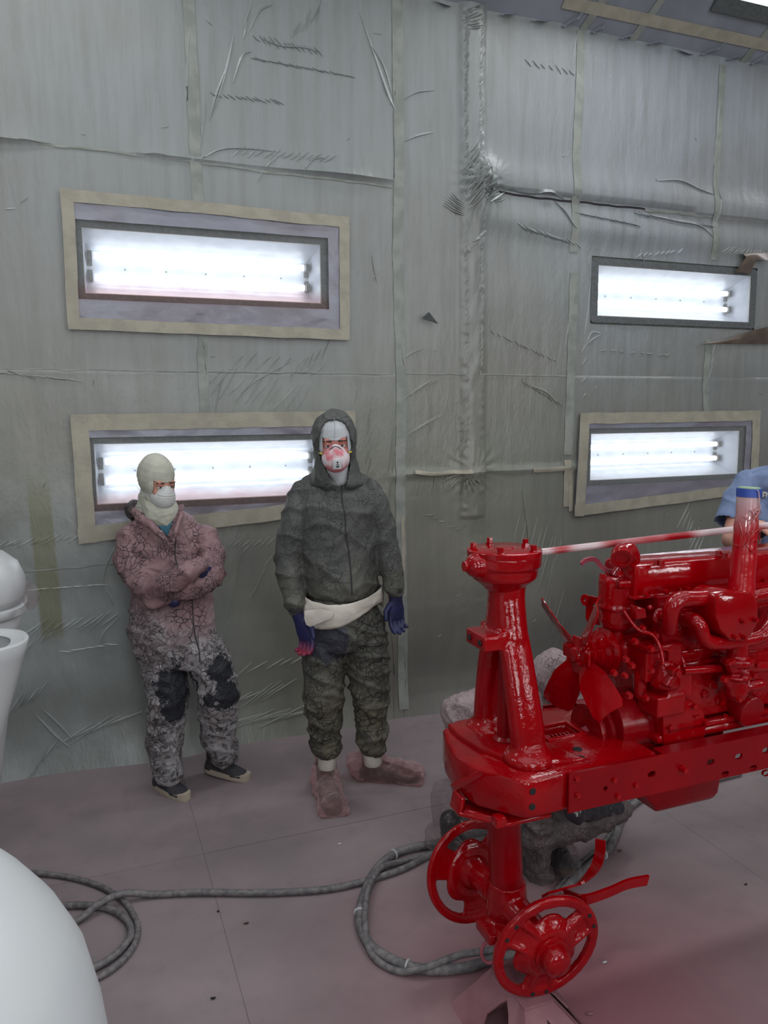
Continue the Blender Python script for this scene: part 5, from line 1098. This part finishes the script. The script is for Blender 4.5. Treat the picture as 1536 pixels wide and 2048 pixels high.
skull(m, Vector((1.68, 2.50, .70)), headR(60, 25), 0, .95); m.cap(sh, Vector((1.66, 2.51, .62)), .06, .055); m.blob('body', SKIN, CPN, voxel=.009, it=2)
m = MB(); m.cap(hip_, sh, .135, .135); m.cap(A(926, 1428, Y=2.56), sh, .082, .13); m.cap(hip_, A(945, 1540, Y=2.62), .10, .06); m.cap(A(928, 1430, Y=2.56), A(940, 1540, Y=2.62), .074, .055)
m.cap(hip_, kn1, .10, .08); m.cap(A(935, 1545, Y=2.62), pA+UZ*.2+Vector((.05, 0, 0)), .05, .05); m.cap(hip_, kn2-Vector((.05, 0, 0)), .10, .085); m.cap(kn2, Vector((1.50, 2.36, .16)), .075, .06)
m.cap(A(1070, 1620, Y=2.36), A(1078, 1770, Y=2.34), .055, .05); m.cap(A(1078, 1640, Y=2.40), kn2, .06, .07); m.cap(kn2, A(1235, 1615, Y=2.40), .065, .05)
for p in ((sh+Vector((.0, .12, .02)), Vector((1.72, 2.62, .42)), Vector((1.77, 2.43, .53))), (sh+Vector((0, -.10, .02)), Vector((1.62, 2.32, .42)), Vector((1.73, 2.27, .51)))): chain(m, list(zip(p, (.075, .06, .045))))
m.blob('coverall', GR, CPN, voxel=.008, it=3, disp=wrk(.018, 10, 12, 21, .008))
m = MB(); skull(m, Vector((1.68, 2.50, .70)), headR(60, 25), .015, .95); m.blob('hood', GR, CPN, voxel=.007, it=2, disp=wrk(.01, 12, 12, 4))
dk = simple('black_slick_cloth', (.012, .012, .018), .25, c2=(.03, .03, .036), scale=9, bmp=.8, bscale=14)
m = MB(); m.cap(A(1150, 1625, Y=2.26), A(1235, 1612, Y=2.34), .04, .028); m.blob('knee_pad', dk, CPN, voxel=.006, it=2, disp=wrk(.01, 16, 16, 6))
def baggy(parent, h, t):
    L = (t-h).length; f = (t-h).normalized(); s_ = f.cross(UZ); shoe(parent, h, t, simple('black_boot', (.012, .011, .012), .3) if 'black_boot' not in MATS else MATS['black_boot'], BOOT, sc=1.1)
    m = MB(); m.cap(h+UZ*.06, h+f*L*.9+UZ*.05, .065, .06, 12); m.cap(h+f*L*.2+UZ*.06, h+f*L*.15+UZ*.24, .07, .075, 12); m.blob('plastic_bag', CBAG, parent, voxel=.015, it=1, flat=True, disp=lambda p, n: .012*noise.noise(p*22)+.01*noise.noise(p*55))
baggy(CPN, pA+Vector((-.03, .05, 0)), pA+Vector((.14, -.13, 0))); baggy(CPN, A(1100, 1690, Z=0), A(1135, 1760, Z=0))
# ---- worker in blue at the right edge
D3 = 3.45
BP = thing('person', 'worker in a blue short-sleeved work shirt standing behind the exhaust pipe at the right edge', 'person', (2.86, 2.62, 0))
m = MB(); c0 = Vector((3.06, 2.62, 0)); U3, V3 = RTH, FWH
def R3(z, a, b, ox=0): return [c0+UZ*z+U3*(ox+a*math.cos(2*PI*k/28))+V3*b*math.sin(2*PI*k/28) for k in range(28)]
hc3 = c0+Vector((0, 0, 1.68)); H3 = headR(-20, 20)
skull(m, hc3, H3); face(m, hc3, H3, 1, True); m.loft([R3(.85, .14, .10), R3(1.1, .13, .1), R3(1.38, .16, .10), R3(1.47, .08, .07)])
shL = A(1492, 965, Y=2.70); elL = A(1462, 1080, Y=2.60); haL = Vector((2.62, 2.20, 1.205))
chain(m, [(shL, .05), (elL, .040), (A(1500, 1092, Y=2.40), .036), (A(1512, 1062, Y=2.20), .028)])
pal = A(1518, 1052, Y=2.12); m.ell(pal, (.03, .045, .022)); 
for k in range(4): m.cap(pal+Vector((-.02+.018*k, -.02, 0)), pal+Vector((-.022+.02*k, -.07, -.025)), .009, .007, 10)
m.cap(pal+Vector((.03, .01, 0)), pal+Vector((.05, -.03, -.01)), .011, .009, 10)
sr = c0+U3*.19+UZ*1.40; chain(m, [(sr, .05), (sr+U3*.05-UZ*.28, .04), (sr-V3*.2-UZ*.30, .03)])
for sg in (-1, 1): chain(m, [(c0+U3*sg*.09+UZ*.88, .085), (c0+U3*(.07+sg*.1)+UZ*.48, .06), (c0+U3*(.15+sg*.1)+UZ*.09, .04)])
m.blob('body', SKIN, BP, voxel=.007, it=1); eyes(BP, hc3, H3)
MB().ell(hc3+H3@Vector((0, .03, .045)), (.082, .095, .09), H3).build('hair', DARKH, BP, smooth=180)
m = MB(); m.loft([R3(.82, .19, .14), R3(1.0, .18, .135), R3(1.25, .195, .13), R3(1.36, .19, .12), R3(1.43, .15, .10), R3(1.49, .08, .07)])
sl = A(1460, 1040, Y=2.66); chain(m, [(shL+Vector((.02, 0, 0)), .062), (A(1478, 1000, Y=2.68), .068), (sl, .066)]); chain(m, [(sr, .062), (sr+U3*.03-UZ*.16, .068)])
shp = (sl-shL).normalized(); q0 = sl+shp*.018
m.cap(shL+Vector((.03, 0, .0)), c0+UZ*1.44-U3*.07, .062, .075); m.cap(shL+Vector((.06, 0, -.16)), c0+UZ*1.2, .09, .12); st_ = m.blob('work_shirt', BLUES, BP, voxel=.007, it=3, disp=wrk(.009, 7, 9, 31, .003), cut=lambda p: (p-q0).dot(shp) > 0 and (p-sl).length < .16, thick=.003); st3 = bvh(st_)
q = drape(st3, [(1531, 988)], .004)
if q: nb = obox(MB(), q[0], BAS, (.030, .004, .030)).build('name_badge', WHITE2, st_, bevel=.002); obox(MB(), q[0]+Vector((0, 0, 0))-RTH*.004-FWH*.003, BAS, (.006, .001, .006)).build('badge_mark', BLACK, nb); obox(MB(), q[0]-RTH*.004-FWH*.003-UZ*.01, BAS, (.006, .001, .006)).build('badge_mark', BLACK, nb)
for pts in ([(1496, 948), (1492, 975), (1489, 1000)], [(1505, 945), (1520, 940), (1536, 935)]): sew(st_, st3, pts, .002, BLUES, 'shirt_seam', off=-.0003)
m = MB(); m.loft([R3(.90, .17, .13), R3(.80, .17, .13)]); 
for sg in (-1, 1): chain(m, [(c0+U3*sg*.09+UZ*.85, .105), (c0+U3*(.07+sg*.1)+UZ*.48, .085), (c0+U3*(.15+sg*.1)+UZ*.08, .07)])
m.blob('trousers', DARKT, BP, voxel=.01, it=2)
for sg in (-1, 1): shoe(BP, c0+U3*(.15+sg*.1)+V3*.08, c0+U3*(.17+sg*.1)-V3*.17, MATS['black_boot'], BOOT)
MB().lathe(A(1516, 1058, Y=2.155)+Vector((0, 0, 0)), A(1512, 1062, Y=2.20)-pal, [(-.004, .034), (-.002, .036), (.002, .036), (.004, .034)], 20).build('hair_tie', BLACK, BP)
#@@REST
# ------------------------------------------------------------------ hoses on the floor
def hose(name, pts, r, label, lift=None):
    P = []
    for p in pts:
        q = A(p[0], p[1], Z=r+.002); q.z = r+.002+(p[2] if len(p) > 2 else 0); P.append(q)
    P = spline(P, 9); o = MB().tube(P, r, 12).build(name, HOSE, smooth=60); return tag(o, label, 'hose', 'grey hoses on the floor'), P
hose('air_hose', [(-60, 1775), (40, 1748), (90, 1748), (150, 1757), (205, 1775), (248, 1803), (272, 1840), (275, 1870), (262, 1900), (235, 1930), (195, 1955), (120, 1985), (40, 1990)], .0105, 'thin dark hose in the outermost arc of the loop by the white panel, left')
hose('air_hose', [(-40, 1850), (60, 1822), (125, 1812), (180, 1811), (225, 1820), (255, 1842), (262, 1868), (250, 1890), (228, 1912), (195, 1932), (120, 1960), (30, 1950), (40, 1890), (110, 1860), (160, 1840, .004), (200, 1818, .022), (250, 1798, .022), (310, 1789), (400, 1785), (520, 1786), (640, 1780), (720, 1765), (800, 1740), (850, 1715), (880, 1700), (940, 1670), (1020, 1640)], .0125, 'long grey hose from the left loop across the floor to the tractor')
o1, HP1 = hose('air_hose', [(1010, 1655), (940, 1672), (880, 1686), (820, 1697), (780, 1713), (748, 1745), (728, 1790), (719, 1830), (725, 1865), (745, 1895), (785, 1920), (830, 1936), (880, 1940), (935, 1934), (975, 1922), (1050, 1900), (1120, 1860)], .0165, 'thick cracked grey hose curling into a half loop left of the tractor hubs')
hose('air_hose', [(1000, 1668), (930, 1688), (860, 1708), (800, 1724), (762, 1745, .02), (738, 1788, .026), (730, 1835, .02), (731, 1865, .02), (736, 1895, .006), (756, 1922), (800, 1943), (860, 1944, .02), (920, 1925, .026), (980, 1912, .02), (1050, 1885), (1130, 1840)], .0115, 'thinner hose tied alongside the thick half loop left of the tractor hubs')
for k in (34, 62, 96):
    q = HP1[k]; d_ = (HP1[k+1]-q).normalized(); MB().lathe(q, d_, [(-.003, .018), (-.001, .0215), (.001, .0215), (.003, .018)], 14).build('cable_tie', KNIT, o1)
o2, HP2 = hose('air_hose', [(1120, 1790), (1150, 1755), (1185, 1725), (1215, 1700), (1232, 1670), (1242, 1640), (1262, 1612), (1300, 1590), (1380, 1570), (1480, 1545)], .0155, 'thick dusty hose running back under the tractor rail, right of the crouching person')
hose('air_hose', [(1105, 1795), (1135, 1757), (1170, 1722), (1205, 1690), (1226, 1660), (1236, 1632), (1262, 1600), (1310, 1578), (1390, 1560), (1490, 1538)], .0115, 'thin hose tied to the thick one under the tractor rail')
for k in (24,): q = HP2[k]; d_ = (HP2[k+1]-q).normalized(); MB().lathe(q, d_, [(-.003, .017), (-.001, .0215), (.001, .0215), (.003, .017)], 14).build('cable_tie', KNIT, o2)
# ------------------------------------------------------------------ white parts at the left
t_ = thing('white_fairing', 'large smooth white rounded panel in the bottom left foreground', 'panel', (-.72, 1.10, 0))
rg = []; 
for z, r in ((0, .68), (.3, .73), (.55, .730), (.72, .724), (.80, .715), (.88, .698), (.95, .665), (1.01, .622), (1.06, .575), (1.09, .53), (1.14, .45), (1.19, .36), (1.22, .24), (1.235, .08)):
    rg.append([Vector((-.74+r*math.copysign(abs(math.cos(a))**.92, math.cos(a)), 1.24+r*.62*math.copysign(abs(math.sin(a))**.9, math.sin(a)), z)) for a in [2*PI*k/72 for k in range(72)]])
MB().loft(rg).build('shell', WHITE, t_, smooth=180)
t_ = thing('tapered_bin', 'tall white tapered open bin with a thin rim at the left edge', 'bin', (-.62, 2.36, 0))
def tap(cx_, cy_, lv, n=64, pw=.75, ysc=1.0): return [[Vector((cx_+r*math.copysign(abs(math.cos(a))**pw, math.cos(a)), cy_+r*ysc*math.copysign(abs(math.sin(a))**pw, math.sin(a)), z)) for a in [2*PI*k/n for k in range(n)]] for z, r in lv]
o = MB().loft(tap(-.56, 2.34, ((1.135, .33), (1.14, .365), (1.148, .372), (1.14, .378), (1.10, .366), (.8, .272), (.4, .20), (.0, .15)), pw=.8, ysc=.42), closed=False).build('shell', WHITE2, t_, smooth=180)
MB().loft(tap(-.56, 2.34, ((1.136, .350), (.8, .262), (.4, .190), (.02, .14), (.018, .01)), pw=.8, ysc=.42), closed=False).build('lining', WHITE2, t_, smooth=180)
t_ = thing('lidded_bin', 'white bin with a smooth domed lid behind the open one at the left edge', 'bin', (-.60, 2.86, 0))
MB().loft(tap(-.62, 2.90, ((0, .20), (.6, .29), (1.05, .370), (1.095, .378)), pw=.75, ysc=.6)).build('shell', WHITE2, t_, smooth=180)
MB().loft(tap(-.62, 2.90, ((1.096, .388), (1.10, .394), (1.125, .396), (1.13, .390)), pw=.75, ysc=.6)).build('rim_band', WHITE2, t_, smooth=50)
MB().loft(tap(-.62, 2.90, ((1.131, .384), (1.16, .396), (1.21, .394), (1.26, .375), (1.295, .335), (1.32, .26), (1.335, .14), (1.34, .02)), pw=.75, ysc=.6)).build('lid', WHITE2, t_, smooth=180)
m = MB(); m.ell(A(62, 1190, Y=2.72), (.026, .026, .05)); tag(m.blob('plastic_wad', CBAG, voxel=.010, it=1, flat=True, disp=lambda p, n: .015*noise.noise(p*30)), 'crumpled clear plastic hanging beside the white lidded bin', 'plastic')
# ------------------------------------------------------------------ litter
for i, (x, y, s_, L_, c_) in enumerate([(493, 1847, .016, 'brown chip on the floor near the bottom centre', DEBR), (426, 1997, .014, 'dark round crumb on the floor near the bottom edge', BLACK), (436, 1823, .008, 'small dark speck on the floor below the long hose', BLACK),
        (679, 1688, .012, 'pale scrap on the floor in front of the plastic-covered boots', WHITE2), (1240, 1702, .014, 'dark curl on the floor beside the hose under the rail', DEBR), (1492, 1769, .012, 'dark speck on the floor at the right edge', BLACK), (1210, 1925, .014, 'pale fleck on the floor right of the near hub', WHITE2), (1180, 2028, .022, 'pink flake on the floor at the bottom right', PINKS)]):
    q = A(x, y, Z=.004); m = MB(); m.loft([[q+Vector((s_*r_*math.cos(a)*(1+.4*math.sin(3*a+i)), s_*r_*math.sin(a)*(.6+.3*math.cos(2*a+i)), z_)) for a in [2*PI*k/9 for k in range(9)]] for r_, z_ in ((.5, 0), (.55, .002), (.3, .004))])
    tag(m.build('floor_debris', c_, smooth=0), L_, 'debris')
